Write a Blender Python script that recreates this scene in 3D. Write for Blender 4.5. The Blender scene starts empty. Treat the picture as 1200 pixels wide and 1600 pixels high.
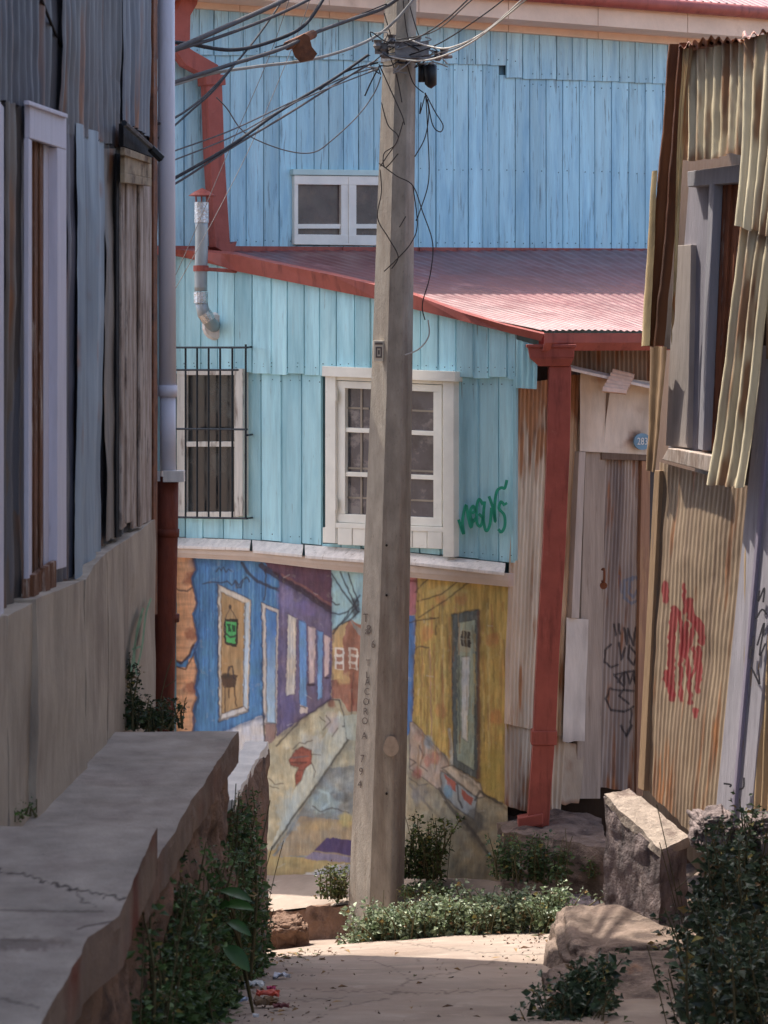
import bpy, math, random
import numpy as np
from mathutils import Vector, noise as mnoise

random.seed(7); RNG = np.random.default_rng(7)
SC = bpy.context.scene
COL = SC.collection
F, HY, CX = 3600.0, 530.0, 600.0          # focal length, horizon and centre of the surveyed view

# ------------------------------------------------------------------ survey helpers
def P(px, py, Y):
    return Vector(((px - CX) / F * Y, Y, -(py - HY) / F * Y))
def G(px, py, z):
    return P(px, py, -z * F / (py - HY))
class Plane:
    def __init__(s, p, d, lean=0.0):
        s.O = Vector(p); s.U = Vector((d[0], d[1], 0)).normalized(); s.V = Vector((lean, 0, 1)).normalized()
        s.N = s.U.cross(s.V).normalized()
        if s.N.dot(s.O) > 0: s.N = -s.N
    def at(s, px, py, n=0.0):
        r = Vector(((px - CX) / F, 1, -(py - HY) / F))
        t = (s.O + s.N * n).dot(s.N) / r.dot(s.N)
        return r * t
def lin(c): return tuple(((x / 255) / 12.92 if x <= 10 else ((x / 255 + .055) / 1.055) ** 2.4) for x in c)
def S(r, g, b, k=1.0): return tuple(min(.9, x * k) for x in lin((r, g, b)))
def lerp(a, b, t): return a + (b - a) * t
def interp(pts, x):
    return float(np.interp(x, [p[0] for p in pts], [p[1] for p in pts]))

# ------------------------------------------------------------------ numpy noise
def _h(ix, iy, seed):
    n = (ix.astype(np.int64) * 374761393 + iy.astype(np.int64) * 668265263 + seed * 974711) & 0x7fffffff
    n = ((n ^ (n >> 13)) * 1274126177) & 0x7fffffff
    n = (n ^ (n >> 16)) & 0xffff
    return n / 65535.0
def vnoise(x, y, seed=0):
    ix = np.floor(x); iy = np.floor(y); fx = x - ix; fy = y - iy
    fx = fx * fx * (3 - 2 * fx); fy = fy * fy * (3 - 2 * fy)
    a = _h(ix, iy, seed); b = _h(ix + 1, iy, seed); c = _h(ix, iy + 1, seed); d = _h(ix + 1, iy + 1, seed)
    return (a * (1 - fx) + b * fx) * (1 - fy) + (c * (1 - fx) + d * fx) * fy
def fbm(x, y, seed=0, o=4):
    s = 0; a = .5; t = 0
    for k in range(o):
        s = s + a * vnoise(x, y, seed + k * 17); t += a; a *= .5; x = x * 2.03; y = y * 2.03
    return s / t

# ------------------------------------------------------------------ mesh builder
class MB:
    def __init__(s): s.v = []; s.c = []; s.f = []; s.n = 0
    def add(s, verts, faces, col=(1, 1, 1)):
        verts = np.asarray([tuple(p) for p in verts] if not isinstance(verts, np.ndarray) else verts, dtype=np.float64).reshape(-1, 3)
        col = np.asarray(col, dtype=np.float64)
        if col.ndim == 1: col = np.tile(col, (len(verts), 1))
        s.v.append(verts); s.c.append(col)
        if isinstance(faces, np.ndarray): s.f.append(faces + s.n)
        else:
            for k in sorted({len(q) for q in faces}):
                s.f.append(np.array([q for q in faces if len(q) == k], dtype=np.int64) + s.n)
        s.n += len(verts)
    def hexa(s, a, b, c, d, e, f, g, h, col=(1, 1, 1)):      # a-d front, e-h back
        s.add([a, b, c, d, e, f, g, h], [(0, 1, 2, 3), (5, 4, 7, 6), (4, 0, 3, 7), (1, 5, 6, 2), (4, 5, 1, 0), (3, 2, 6, 7)], col)
    def slab(s, pl, quad, n, t, col=(1, 1, 1)):              # a board on plane pl: pixels of its face, n = how proud, t = thickness
        q = [pl.at(x, y, n) for x, y in quad]
        b = [p - pl.N * t for p in q]
        s.hexa(*q, *b, col=col)
    def box(s, lo, hi, col=(1, 1, 1)):
        x0, y0, z0 = lo; x1, y1, z1 = hi
        V = Vector
        s.hexa(V((x0, y0, z0)), V((x1, y0, z0)), V((x1, y0, z1)), V((x0, y0, z1)), V((x0, y1, z0)), V((x1, y1, z0)), V((x1, y1, z1)), V((x0, y1, z1)), col)
    def tube(s, pts, r, k=8, col=(1, 1, 1), cap=True):
        pts = [Vector(p) for p in pts]; m = len(pts)
        rr = r if isinstance(r, (list, tuple)) else [r] * m
        vs = []; ref = Vector((.3, .2, 1)).normalized()
        for i, p in enumerate(pts):
            t = (pts[min(i + 1, m - 1)] - pts[max(i - 1, 0)]).normalized()
            a = ref - t * ref.dot(t)
            if a.length < .05: a = Vector((1, 0, 0)) - t * t.x
            a.normalize(); ref = a; b = t.cross(a)
            for j in range(k):
                w = 2 * math.pi * j / k
                vs.append(p + (a * math.cos(w) + b * math.sin(w)) * rr[i])
        fs = [(i * k + j, i * k + (j + 1) % k, (i + 1) * k + (j + 1) % k, (i + 1) * k + j) for i in range(m - 1) for j in range(k)]
        if cap: fs += [tuple(range(k))[::-1], tuple((m - 1) * k + j for j in range(k))]
        s.add(vs, fs, col)
    def grid(s, pos, nu, nv, col=(1, 1, 1)):                 # pos (nv*nu,3), rows of nu
        i = np.arange((nv - 1) * (nu - 1)); r = i // (nu - 1); c = i % (nu - 1)
        a = r * nu + c
        s.add(pos, np.stack([a, a + 1, a + nu + 1, a + nu], 1), col)
    def build(s, name, mat, parent=None, smooth=False, bevel=0.0, loc=None):
        v = np.concatenate(s.v); c = np.concatenate(s.c)
        if parent is not None: base = np.array(parent['_base'])
        elif loc is not None: base = np.array(loc)
        else:
            lo, hi = v.min(0), v.max(0); base = np.array(((lo[0] + hi[0]) / 2, (lo[1] + hi[1]) / 2, lo[2]))
        me = bpy.data.meshes.new(name)
        me.vertices.add(len(v)); me.vertices.foreach_set('co', (v - base).astype(np.float32).ravel())
        sizes = np.concatenate([np.full(len(f), f.shape[1]) for f in s.f])
        loops = np.concatenate([f.ravel() for f in s.f])
        me.loops.add(len(loops)); me.loops.foreach_set('vertex_index', loops.astype(np.int32))
        st = np.concatenate([[0], np.cumsum(sizes)[:-1]])
        me.polygons.add(len(sizes)); me.polygons.foreach_set('loop_start', st.astype(np.int32))
        me.polygons.foreach_set('use_smooth', np.full(len(sizes), smooth))
        at = me.attributes.new('Col', 'FLOAT_COLOR', 'POINT')
        at.data.foreach_set('color', np.concatenate([c, np.ones((len(c), 1))], 1).astype(np.float32).ravel())
        me.update(calc_edges=True); me.validate()
        me.materials.append(mat)
        o = bpy.data.objects.new(name, me); COL.objects.link(o)
        o['_base'] = [float(x) for x in base]
        if parent is not None:
            o.parent = parent
        else: o.location = base
        if bevel:
            b = o.modifiers.new('bevel', 'BEVEL'); b.width = bevel; b.segments = 2; b.limit_method = 'ANGLE'; b.angle_limit = math.radians(50)
        return o
def tag(o, label, cat, group=None, kind=None):
    if label: o['label'] = label
    if cat: o['category'] = cat
    if group: o['group'] = group
    if kind: o['kind'] = kind
    return o
def thing(name, label, cat, loc, group=None):
    o = bpy.data.objects.new(name, None); COL.objects.link(o); o.location = Vector(loc); o['_base'] = [float(x) for x in loc]
    o.empty_display_size = .2
    return tag(o, label, cat, group)
def structure(o, label, cat): return tag(o, label, cat, kind='structure')

# ------------------------------------------------------------------ materials
def M(name, rgb=(1, 1, 1), var=.18, scale=6, stretch=(1, 1, 1), rough=.75, bump=.25, bscale=40, spots=(), metal=0.0, spec=.35, col=True, transl=0.0, bdist=.01):
    m = bpy.data.materials.new(name); m.use_nodes = True
    nt = m.node_tree; N = nt.nodes; L = nt.links; N.clear()
    out = N.new('ShaderNodeOutputMaterial'); bs = N.new('ShaderNodeBsdfPrincipled')
    tc = N.new('ShaderNodeTexCoord'); mp = N.new('ShaderNodeMapping'); mp.inputs['Scale'].default_value = stretch
    L.new(tc.outputs['Object'], mp.inputs['Vector'])
    def noise(sc, det=6, rgh=.6, src=mp):
        n = N.new('ShaderNodeTexNoise'); n.inputs['Scale'].default_value = sc; n.inputs['Detail'].default_value = det; n.inputs['Roughness'].default_value = rgh
        L.new(src.outputs[0] if src is mp else src.outputs['Object'], n.inputs['Vector']); return n.outputs['Fac']
    def maprange(src, a, b, c, d):
        r = N.new('ShaderNodeMapRange'); L.new(src, r.inputs[0])
        for i, x in zip((1, 2, 3, 4), (a, b, c, d)): r.inputs[i].default_value = x
        return r.outputs[0]
    def mix(fac, a, b, mode='MIX'):
        x = N.new('ShaderNodeMix'); x.data_type = 'RGBA'; x.blend_type = mode
        for i, s in ((0, fac), (6, a), (7, b)):
            if hasattr(s, 'default_value'): L.new(s, x.inputs[i])
            elif isinstance(s, tuple): x.inputs[i].default_value = (*s, 1)
            else: x.inputs[i].default_value = s
        return x.outputs[2]
    c = mix(1.0, rgb, tuple([1.0] * 3), 'MULTIPLY')
    if col:
        at = N.new('ShaderNodeAttribute'); at.attribute_name = 'Col'
        c = mix(1.0, at.outputs['Color'], rgb, 'MULTIPLY')
    v = maprange(noise(scale), .3, .7, 1 - var, 1 + var)
    cc = N.new('ShaderNodeCombineXYZ')
    for i in range(3): L.new(v, cc.inputs[i])
    c = mix(1.0, c, cc.outputs[0], 'MULTIPLY')
    for (sc, srgb, ssc, lo, hi, amt, sst) in [(*q, None) if len(q) == 6 else q for q in spots]:
        if sst:
            mp2 = N.new('ShaderNodeMapping'); mp2.inputs['Scale'].default_value = sst; L.new(tc.outputs['Object'], mp2.inputs['Vector'])
            n = N.new('ShaderNodeTexNoise'); n.inputs['Scale'].default_value = ssc; n.inputs['Detail'].default_value = 8; n.inputs['Roughness'].default_value = .65
            L.new(mp2.outputs[0], n.inputs['Vector']); f = n.outputs['Fac']
        else: f = noise(ssc, 8, .65)
        c = mix(maprange(f, lo, hi, 0, amt), c, srgb)
    L.new(c, bs.inputs['Base Color'])
    rn = maprange(noise(scale * 2.3), .3, .7, max(.05, rough - .12), min(1, rough + .12)); L.new(rn, bs.inputs['Roughness'])
    bs.inputs['Metallic'].default_value = metal; bs.inputs['Specular IOR Level'].default_value = spec
    if bump:
        b = N.new('ShaderNodeBump'); b.inputs['Strength'].default_value = bump; b.inputs['Distance'].default_value = bdist
        L.new(noise(bscale, 5, .65), b.inputs['Height']); L.new(b.outputs[0], bs.inputs['Normal'])
    if transl:
        tr = N.new('ShaderNodeBsdfTranslucent'); L.new(c, tr.inputs['Color']); ms = N.new('ShaderNodeMixShader'); ms.inputs[0].default_value = transl
        L.new(bs.outputs[0], ms.inputs[1]); L.new(tr.outputs[0], ms.inputs[2]); L.new(ms.outputs[0], out.inputs[0])
    else: L.new(bs.outputs[0], out.inputs[0])
    return m

VST = (6, 6, .5)                                            # vertical grain
GREYWOOD = S(110, 95, 80)
m_blue = M('blue_paint', S(178, 222, 228, 1.08), .13, 3, VST, .7, .35, 14, [('a', S(128, 184, 196), 2.2, .46, .7, .6, (5, 5, .7)), ('b', S(112, 116, 108), 9, .62, .72, .6, (5, 5, .4)), ('c', S(206, 222, 220), 5, .62, .75, .5, (3, 3, .6))])
m_blue2 = M('sky_blue_paint', S(172, 212, 222, 1.06), .13, 3, VST, .7, .35, 14, [('a', S(120, 172, 200), 2.0, .46, .7, .6, (5, 5, .7)), ('b', S(84, 92, 104), 8, .57, .68, .7, (5, 5, .35)), ('c', S(196, 214, 222), 5, .6, .74, .5, (3, 3, .5))])
m_white = M('white_paint', S(240, 236, 222), .08, 5, (1, 1, 1), .55, .15, 30, [('a', S(165, 145, 125), 7, .66, .8, .5)])
m_whitewood = M('weathered_white_wood', S(226, 216, 206), .15, 4, VST, .7, .4, 14, [('a', S(150, 130, 112), 7, .58, .7, .7, (4, 4, .6))])
m_cream = M('cream_fascia', S(232, 206, 180), .12, 3, (1, 1, 1), .75, .3, 20, [('a', S(150, 112, 80), 3, .6, .8, .55)])
m_red = M('oxide_red_paint', S(160, 84, 72), .16, 7, (1, 1, 1), .5, .2, 25, [('a', S(190, 126, 112), 9, .63, .8, .5), ('b', S(86, 42, 38), 3, .52, .7, .6, (5, 5, .8))], spec=.3)
m_roof = M('faded_red_roof', S(120, 66, 64), .25, 2, (1, 1, 1), .42, .15, 20, [('a', S(205, 150, 145), 5, .55, .8, .45)], spec=.9)
m_glass = M('window_glass', S(70, 70, 78), .4, 3, (1, 1, 1), .1, 0, 10, spec=.8, spots=[('a', S(140, 134, 132), 3.2, .5, .57, .75, (1, 1, 1.6)), ('b', S(36, 36, 46), 2.4, .5, .6, .7)])
m_darkglass = M('old_glass', S(28, 34, 38), .4, 3, (1, 1, 1), .12, 0, 10, spec=.8, spots=[('a', S(78, 82, 80), 3, .55, .7, .6)])
m_iron = M('black_iron', S(28, 34, 40), .2, 10, rough=.5, bump=.2)
m_conc = M('pole_concrete', S(154, 144, 130), .24, 7, (2, 2, .7), .9, .6, 60, [('a', S(112, 92, 76), 2.2, .48, .68, .65, (4, 4, .25)), ('b', S(196, 182, 160), 8, .62, .78, .4), ('c', S(84, 70, 60), 46, .6, .7, .55)])
m_walk = M('walkway_concrete', S(152, 140, 128), .28, 5, rough=.9, bump=.5, bscale=70, spots=[('a', S(105, 88, 82), 3.2, .5, .75, .6), ('b', S(160, 146, 136), 40, .62, .75, .5), ('c', S(60, 52, 50), 60, .64, .72, .6)])
m_path = M('path_concrete', S(152, 136, 122), .22, 2.5, rough=.9, bump=.4, bscale=60, spots=[('a', S(128, 106, 94), 1.3, .46, .7, .6), ('c', S(200, 184, 168), 7, .58, .74, .4), ('b', S(110, 95, 85), 45, .66, .76, .5)])
m_plaster = M('stained_plaster', S(172, 156, 138), .2, 4, (1.5, 1.5, .6), .9, .5, 35, [('a', S(104, 88, 80), 2.4, .5, .72, .7, (2.5, 2.5, .5)), ('b', S(166, 142, 124), 6, .6, .8, .4)])
m_rubble = M('rubble_stone', S(128, 100, 82), .35, 6, rough=.95, bump=.9, bscale=22, spots=[('a', S(72, 58, 52), 7, .5, .66, .8), ('b', S(185, 160, 138), 5, .58, .75, .6), ('c', S(160, 82, 58), 3, .6, .7, .7)], bdist=.03)
m_stone = M('grey_stone', S(138, 122, 118), .35, 6, rough=.95, bump=.9, bscale=26, spots=[('a', S(56, 48, 50), 6, .44, .64, .85, (1.6, 1.6, .7)), ('b', S(210, 195, 180), 5, .58, .75, .6)], bdist=.03)
m_rock = M('brown_rock', S(122, 104, 92), .35, 6, rough=.95, bump=1.0, bscale=14, spots=[('a', S(70, 56, 50), 6, .48, .62, .85, (1, 1, 2.5)), ('b', S(178, 156, 138), 9, .58, .7, .6), ('c', S(170, 110, 60), 3, .62, .74, .5)], bdist=.03)
m_earth = M('earth', S(120, 100, 84), .3, 3, rough=1, bump=.8, bscale=20)
m_tin = M('painted_tin', (1, 1, 1), .14, 5, (3, 3, .6), .6, .2, 50, [('a', S(120, 82, 52), 6, .68, .8, .6, (5, 5, .5))], spec=.4)
m_tin_l = M('weathered_zinc', (1, 1, 1), .2, 4, (3, 3, .3), .55, .15, 40, [('a', S(75, 75, 85), 3, .5, .7, .5, (4, 4, .25))], spec=.4)
m_mural = M('mural_paint', (1, 1, 1), .12, 14, (1, 1, .5), .8, .35, 60)
m_flat = M('flat_paint', (1, 1, 1), .08, 8, rough=.7, bump=.1)
m_foil = M('foil_tape', S(200, 200, 200), .3, 25, rough=.3, bump=.8, bscale=40, metal=.9)
m_zinc = M('zinc_flue', S(160, 165, 165), .12, 8, rough=.45, bump=.1, metal=.35)
m_peel = M('peeling_wood', S(180, 164, 152), .2, 8, VST, .85, .6, 16, [('a', S(120, 96, 80), 5, .44, .62, .8, (3, 3, .6)), ('b', S(56, 42, 38), 5, .56, .68, .85, (3, 3, .9))])
m_palepeel = M('pale_peeling_paint', S(226, 220, 208), .12, 8, VST, .8, .5, 16, [('a', S(140, 122, 108), 6, .54, .66, .8, (3, 3, .6))])
m_brownwood = M('brown_peeled_wood', S(112, 74, 52), .3, 8, VST, .85, .6, 16, [('a', S(190, 170, 155), 8, .56, .64, .85, (4, 4, .5)), ('b', S(50, 32, 24), 7, .55, .68, .8, (4, 4, .4))])
m_palewood = M('lavender_white_paint', S(202, 196, 206), .1, 5, VST, .6, .2, 20, [('a', S(160, 140, 140), 6, .66, .76, .5, (3, 3, .5))])
m_pvc = M('white_pipe', S(210, 206, 214), .1, 3, (1, 1, .3), .55, .1, 20, [('a', S(140, 128, 122), 3, .54, .74, .5, (5, 5, .5))])
m_rustpipe = M('rusted_pipe', S(112, 52, 34), .3, 6, (2, 2, .6), .75, .4, 30, [('a', S(60, 28, 22), 4, .5, .7, .7)])
m_cable = M('cable_sheath', (.8, .8, .8), .2, 10, rough=.75, bump=0, spec=.2)
m_leaf = M('leaf_green', (1, 1, 1), .25, 20, rough=.45, bump=0, spec=.4, transl=.25)
m_stem = M('plant_stem', S(92, 84, 56), .3, 20, rough=.9, bump=.2)
m_litter = M('litter', (1, 1, 1), .2, 30, rough=.5, bump=.5)
m_rust = M('rusty_iron', S(120, 74, 48), .35, 14, rough=.8, bump=.5, spots=[('a', S(60, 40, 34), 9, .5, .66, .8)])
m_text = M('lettering', (1, 1, 1), .1, 30, rough=.7, bump=0)

# ------------------------------------------------------------------ surfaces: sheets, boards, rough blocks
def proj(pos):
    return CX + pos[:, 0] / pos[:, 1] * F, HY - pos[:, 2] / pos[:, 1] * F
def sheet(mb, TL, TR, BR, BL, N, pitch=.076, amp=.009, paint=None, col=(1, 1, 1), wob=.008, nv=None, seed=0, ragged=0.0, per=7, curl=0.0):
    TL, TR, BR, BL = [np.array(p) for p in (TL, TR, BR, BL)]
    W = (np.linalg.norm(TR - TL) + np.linalg.norm(BR - BL)) / 2; H = (np.linalg.norm(BL - TL) + np.linalg.norm(BR - TR)) / 2
    nu = max(4, int(W / pitch * per) + 1) if pitch else max(6, int(W / .02))
    nv = nv or max(10, int(H / .03))
    u, v = np.meshgrid(np.linspace(0, 1, nu), np.linspace(0, 1, nv)); u = u.ravel(); v = v.ravel()
    rag = ragged * (vnoise(u * W / .05, u * 0 + .5, seed + 3) - .5) * 2 / H
    vv = v * (1 + rag)
    pos = (TL * ((1 - u) * (1 - vv))[:, None] + TR * (u * (1 - vv))[:, None] + BR * (u * vv)[:, None] + BL * ((1 - u) * vv)[:, None])
    n = np.array(N)
    off = (amp * np.sin(2 * np.pi * u * W / pitch) if pitch else 0) + wob * 2 * (fbm(u * W * 2.2, v * H * 2.2, seed) - .5)
    off = off + curl * (np.clip((v - .75) / .25, 0, 1) ** 2) * (vnoise(u * W / .25, u * 0, seed + 9) - .3)
    pos = pos + n[None, :] * off[:, None]
    if paint is not None:
        px, py = proj(pos); c = paint(px, py, u * W, v * H, u, v)
    else: c = np.tile(np.array(col), (len(pos), 1))
    mb.grid(pos, nu, nv, c)
def tin(base, dark, rust=.2, top=.0, bottom=.0, seed=0, rc=(150, 92, 44), extra=None, sx=.06, sy=.9):
    base, dark, rc = [np.array(lin(c)) for c in (base, dark, rc)]
    rd = np.array(lin((88, 48, 30)))
    def fn(px, py, x, y, u, v):
        a = fbm(x / sx, y / sy, seed)[:, None]
        c = base * (1 - np.clip((a - .35) * 2.2, 0, 1)) + dark * np.clip((a - .35) * 2.2, 0, 1)
        r = fbm(x / (sx * .8), y / (sy * .45), seed + 5)
        m = np.clip((r - .68 + rust * .3 + top * np.exp(-v / .12) + bottom * np.exp(-(1 - v) / .08)) * 6, 0, 1)[:, None] * .85
        r2 = np.clip((fbm(x / .03, y / .1, seed + 8) - .4) * 2, 0, 1)[:, None]
        c = c * (1 - m) + (rc * (1 - r2) + rd * r2) * m
        if extra: c = extra(px, py, c)
        return c
    return fn
class Paint:                                                # brush work on a surface, in survey pixels
    def __init__(s, px, py, c, k=1.0): s.x = px; s.y = py; s.c = c.copy(); s.k = k
    def _box(s, pts, pad):
        xs = [p[0] for p in pts]; ys = [p[1] for p in pts]
        return np.nonzero((s.x > min(xs) - pad) & (s.x < max(xs) + pad) & (s.y > min(ys) - pad) & (s.y < max(ys) + pad))[0]
    def _apply(s, idx, a, rgb):
        col = np.array(lin(rgb)) if not callable(rgb) else rgb(s.x[idx], s.y[idx])
        s.c[idx] = s.c[idx] * (1 - a[:, None]) + col * a[:, None]
    def fill(s, pts, rgb, op=1.0, jit=1.2, streak=.0, ss=(3, 26), seed=1, edge=None, ew=.9):
        idx = s._box(pts, 3)
        if not len(idx): return
        x = s.x[idx] + (vnoise(s.x[idx] / 5, s.y[idx] / 5, seed) - .5) * 2 * jit; y = s.y[idx] + (vnoise(s.x[idx] / 5, s.y[idx] / 5, seed + 40) - .5) * 2 * jit
        ins = np.zeros(len(idx), bool); n = len(pts)
        for i in range(n):
            x0, y0 = pts[i]; x1, y1 = pts[(i + 1) % n]
            if y0 == y1: continue
            cr = ((y0 > y) != (y1 > y)) & (x < (x1 - x0) * (y - y0) / (y1 - y0) + x0); ins ^= cr
        k = idx[ins]; a = np.full(len(k), op)
        if streak:
            st = 1 + streak * 2 * (fbm(s.x[k] / ss[0], s.y[k] / ss[1], seed) - .5)
            base = np.array(lin(rgb)) if not callable(rgb) else rgb(s.x[k], s.y[k])
            s.c[k] = s.c[k] * (1 - op) + base * st[:, None] * op
        else: s._apply(k, a, rgb)
        if edge: s.line(list(pts) + [pts[0]], ew, edge, .6, 1.3)
    def line(s, pts, w, rgb, op=1.0, soft=1.3, jit=.9):
        op = op * s.k; w = w * 1.05
        idx = s._box(pts, w + 4)
        if not len(idx): return
        x = s.x[idx] + (vnoise(s.x[idx] / 6, s.y[idx] / 6, 77) - .5) * 2 * jit; y = s.y[idx] + (vnoise(s.x[idx] / 6, s.y[idx] / 6, 99) - .5) * 2 * jit
        d = np.full(len(idx), 1e9)
        for (x0, y0), (x1, y1) in zip(pts, pts[1:]):
            dx, dy = x1 - x0, y1 - y0; L2 = dx * dx + dy * dy + 1e-9
            t = np.clip(((x - x0) * dx + (y - y0) * dy) / L2, 0, 1)
            d = np.minimum(d, np.hypot(x - x0 - t * dx, y - y0 - t * dy))
        s._apply(idx, np.clip((w - d) / soft + .5, 0, 1) * op, rgb)
    def blob(s, cx, cy, rx, ry, rgb, op=.8, seed=3):
        idx = s._box([(cx - rx, cy - ry), (cx + rx, cy + ry)], 6)
        if not len(idx): return
        d = np.hypot((s.x[idx] - cx) / rx, (s.y[idx] - cy) / ry) + (fbm(s.x[idx] / 7, s.y[idx] / 7, seed) - .5) * .9
        s._apply(idx, np.clip((1 - d) * 2.2, 0, 1) * op, rgb)
def boards(mb, pl, x0, x1, w, top, bot, n=.0, t=.022, gap=1.6, seed=0, alt=.006, tint=.12, jitb=2.0, skip=(), flat=False):
    r = random.Random(seed); x = x0; k = 0
    while x < x1 - 2:
        ww = min(w * r.uniform(.9, 1.1), x1 - x); a, b = x, x + ww - gap
        if x1 - (x + ww) < w * .35: ww = x1 - x; b = x1 - gap
        g = 1 + r.uniform(-tint, tint); h = r.uniform(-.03, .03)
        cc = (g + h * .8, g, g - h * .5)
        nn = n + (alt if k % 2 else 0) + r.uniform(-.002, .002)
        j = r.uniform(-jitb, jitb); sl = r.uniform(-.5, .5)
        segs = [(top, bot)]
        for (sx0, sx1, st, sb) in skip:
            if a < sx1 and b > sx0 and (a + b) / 2 > sx0 and (a + b) / 2 < sx1: segs = [(top, lambda q, st=st: st), (lambda q, sb=sb: sb, bot)]
        for tp, bt in segs:
            ja = j if bt is bot else 0
            if flat:
                mm = (a + b) / 2; tp, bt = (lambda q, f=tp: f(mm)), (lambda q, f=bt: f(mm))
            if bt(a) - tp(a) > 2:
                mb.slab(pl, [(a, tp(a)), (b, tp(b)), (b + sl, bt(b) + ja), (a + sl, bt(a) + ja)][::-1], nn, t, cc)
        x += ww; k += 1
def nails(mb, pl, x0, x1, step, ys, n, seed=0):
    r = random.Random(seed); x = x0
    while x < x1:
        for yf in ys:
            for dx in (.25, .72):
                px_, py_ = x + dx * step + r.uniform(-1.5, 1.5), yf(x) + r.uniform(-1.5, 1.5)
                if r.random() < .85: mb.slab(pl, [(px_, py_), (px_ + 1.5, py_), (px_ + 1.5, py_ + 1.7), (px_, py_ + 1.7)][::-1], n, .004, (.2, .2, .2))
        x += step
def rough(mb, c8, res=.05, amp=.03, scale=5.0, seed=0, col=(1, 1, 1)):
    B = [np.array(p, float) for p in c8]                    # 4 bottom ccw, 4 top ccw
    for q in ((0, 1, 2, 3), (4, 5, 6, 7), (0, 1, 5, 4), (1, 2, 6, 5), (2, 3, 7, 6), (3, 0, 4, 7)):
        a, b, c, d = [B[i] for i in q]
        nu = max(2, int(max(np.linalg.norm(b - a), np.linalg.norm(c - d)) / res) + 1); nv = max(2, int(max(np.linalg.norm(d - a), np.linalg.norm(c - b)) / res) + 1)
        u, v = np.meshgrid(np.linspace(0, 1, nu), np.linspace(0, 1, nv)); u = u.ravel()[:, None]; v = v.ravel()[:, None]
        pos = a * (1 - u) * (1 - v) + b * u * (1 - v) + c * u * v + d * (1 - u) * v
        dd = np.array([(mnoise.turbulence_vector(Vector(p) * scale + Vector((seed * 3.1, 0, 0)), 3, False)) for p in pos])
        mb.grid(pos + dd * amp, nu, nv, col)
def ribbon(mb, pl, pts, w, n, col, sub=6):
    pts = [Vector((x, y, 0)) for x, y in pts]; q = []
    for i in range(len(pts) - 1):                           # Catmull-Rom
        p0, p1, p2, p3 = pts[max(i - 1, 0)], pts[i], pts[i + 1], pts[min(i + 2, len(pts) - 1)]
        for k in range(sub):
            t = k / sub
            q.append(.5 * ((2 * p1) + (p2 - p0) * t + (2 * p0 - 5 * p1 + 4 * p2 - p3) * t * t + (3 * p1 - p0 - 3 * p2 + p3) * t ** 3))
    q.append(pts[-1]); vs = []
    for i, p in enumerate(q):
        t = (q[min(i + 1, len(q) - 1)] - q[max(i - 1, 0)]).normalized(); s = Vector((-t.y, t.x, 0)) * w / 2
        for e in (p + s, p - s):
            vs.append(pl.at(e.x, e.y, n)); vs.append(pl.at(e.x, e.y, n - .003))
    m = len(q); fs = []
    for i in range(m - 1):
        a = i * 4; b = a + 4
        fs += [(a, a + 2, b + 2, b), (a + 1, b + 1, b + 3, a + 3), (a, b, b + 1, a + 1), (a + 2, a + 3, b + 3, b + 2)]
    mb.add(vs, fs, col)
def text_mesh(mb, s, pl, px, py, hpx, n, col, rot90=False, sq=1.0):
    cu = bpy.data.curves.new('lettering_curve', 'FONT'); cu.body = s; cu.align_x = 'CENTER'; cu.align_y = 'CENTER'; cu.resolution_u = 3
    ob = bpy.data.objects.new('lettering_tmp', cu); COL.objects.link(ob)
    dg = bpy.context.evaluated_depsgraph_get(); me = bpy.data.meshes.new_from_object(ob.evaluated_get(dg))
    sc = hpx / .7; vs = []
    for v in me.vertices:
        x, y = v.co.x * sc * sq, -v.co.y * sc
        if rot90: x, y = -y, x
        vs.append(pl.at(px + x, py + y, n))
    mb.add(vs, [tuple(p.vertices) for p in me.polygons], col)
    bpy.data.objects.remove(ob); bpy.data.curves.remove(cu); bpy.data.meshes.remove(me)
def smoothcurve(pts, sub=10):
    pts = [Vector(p) for p in pts]; q = []
    for i in range(len(pts) - 1):
        p0, p1, p2, p3 = pts[max(i - 1, 0)], pts[i], pts[i + 1], pts[min(i + 2, len(pts) - 1)]
        for k in range(sub):
            t = k / sub
            q.append(.5 * ((2 * p1) + (p2 - p0) * t + (2 * p0 - 5 * p1 + 4 * p2 - p3) * t * t + (3 * p1 - p0 - 3 * p2 + p3) * t ** 3))
    q.append(pts[-1]); return q
def px_tube(mb, pts, r, k=8, col=(1, 1, 1), sub=10):
    mb.tube(smoothcurve([P(*p) for p in pts], sub), r, k, col)

# ------------------------------------------------------------------ the surveyed planes
FR = Plane(P(805, 530, 15.0), (-3900 / F, 1))               # street front of the blue house
UU = Vector((5400 / F, 1, 0)).normalized()
UP = Plane(P(600, 530, 18.2), (UU.x, UU.y))                 # wall of the tall blue house behind
TI = Plane(P(805, 530, 15.06), (UU.x, UU.y))                # tin side wall and doorway
LE = Plane(P(245, 530, 11.0), (200 / F, 1))                 # left house
RI = Plane(P(1005, 1230, 12.0), (-1300 / F, 1), lean=.058)  # leaning tin shack

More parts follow.
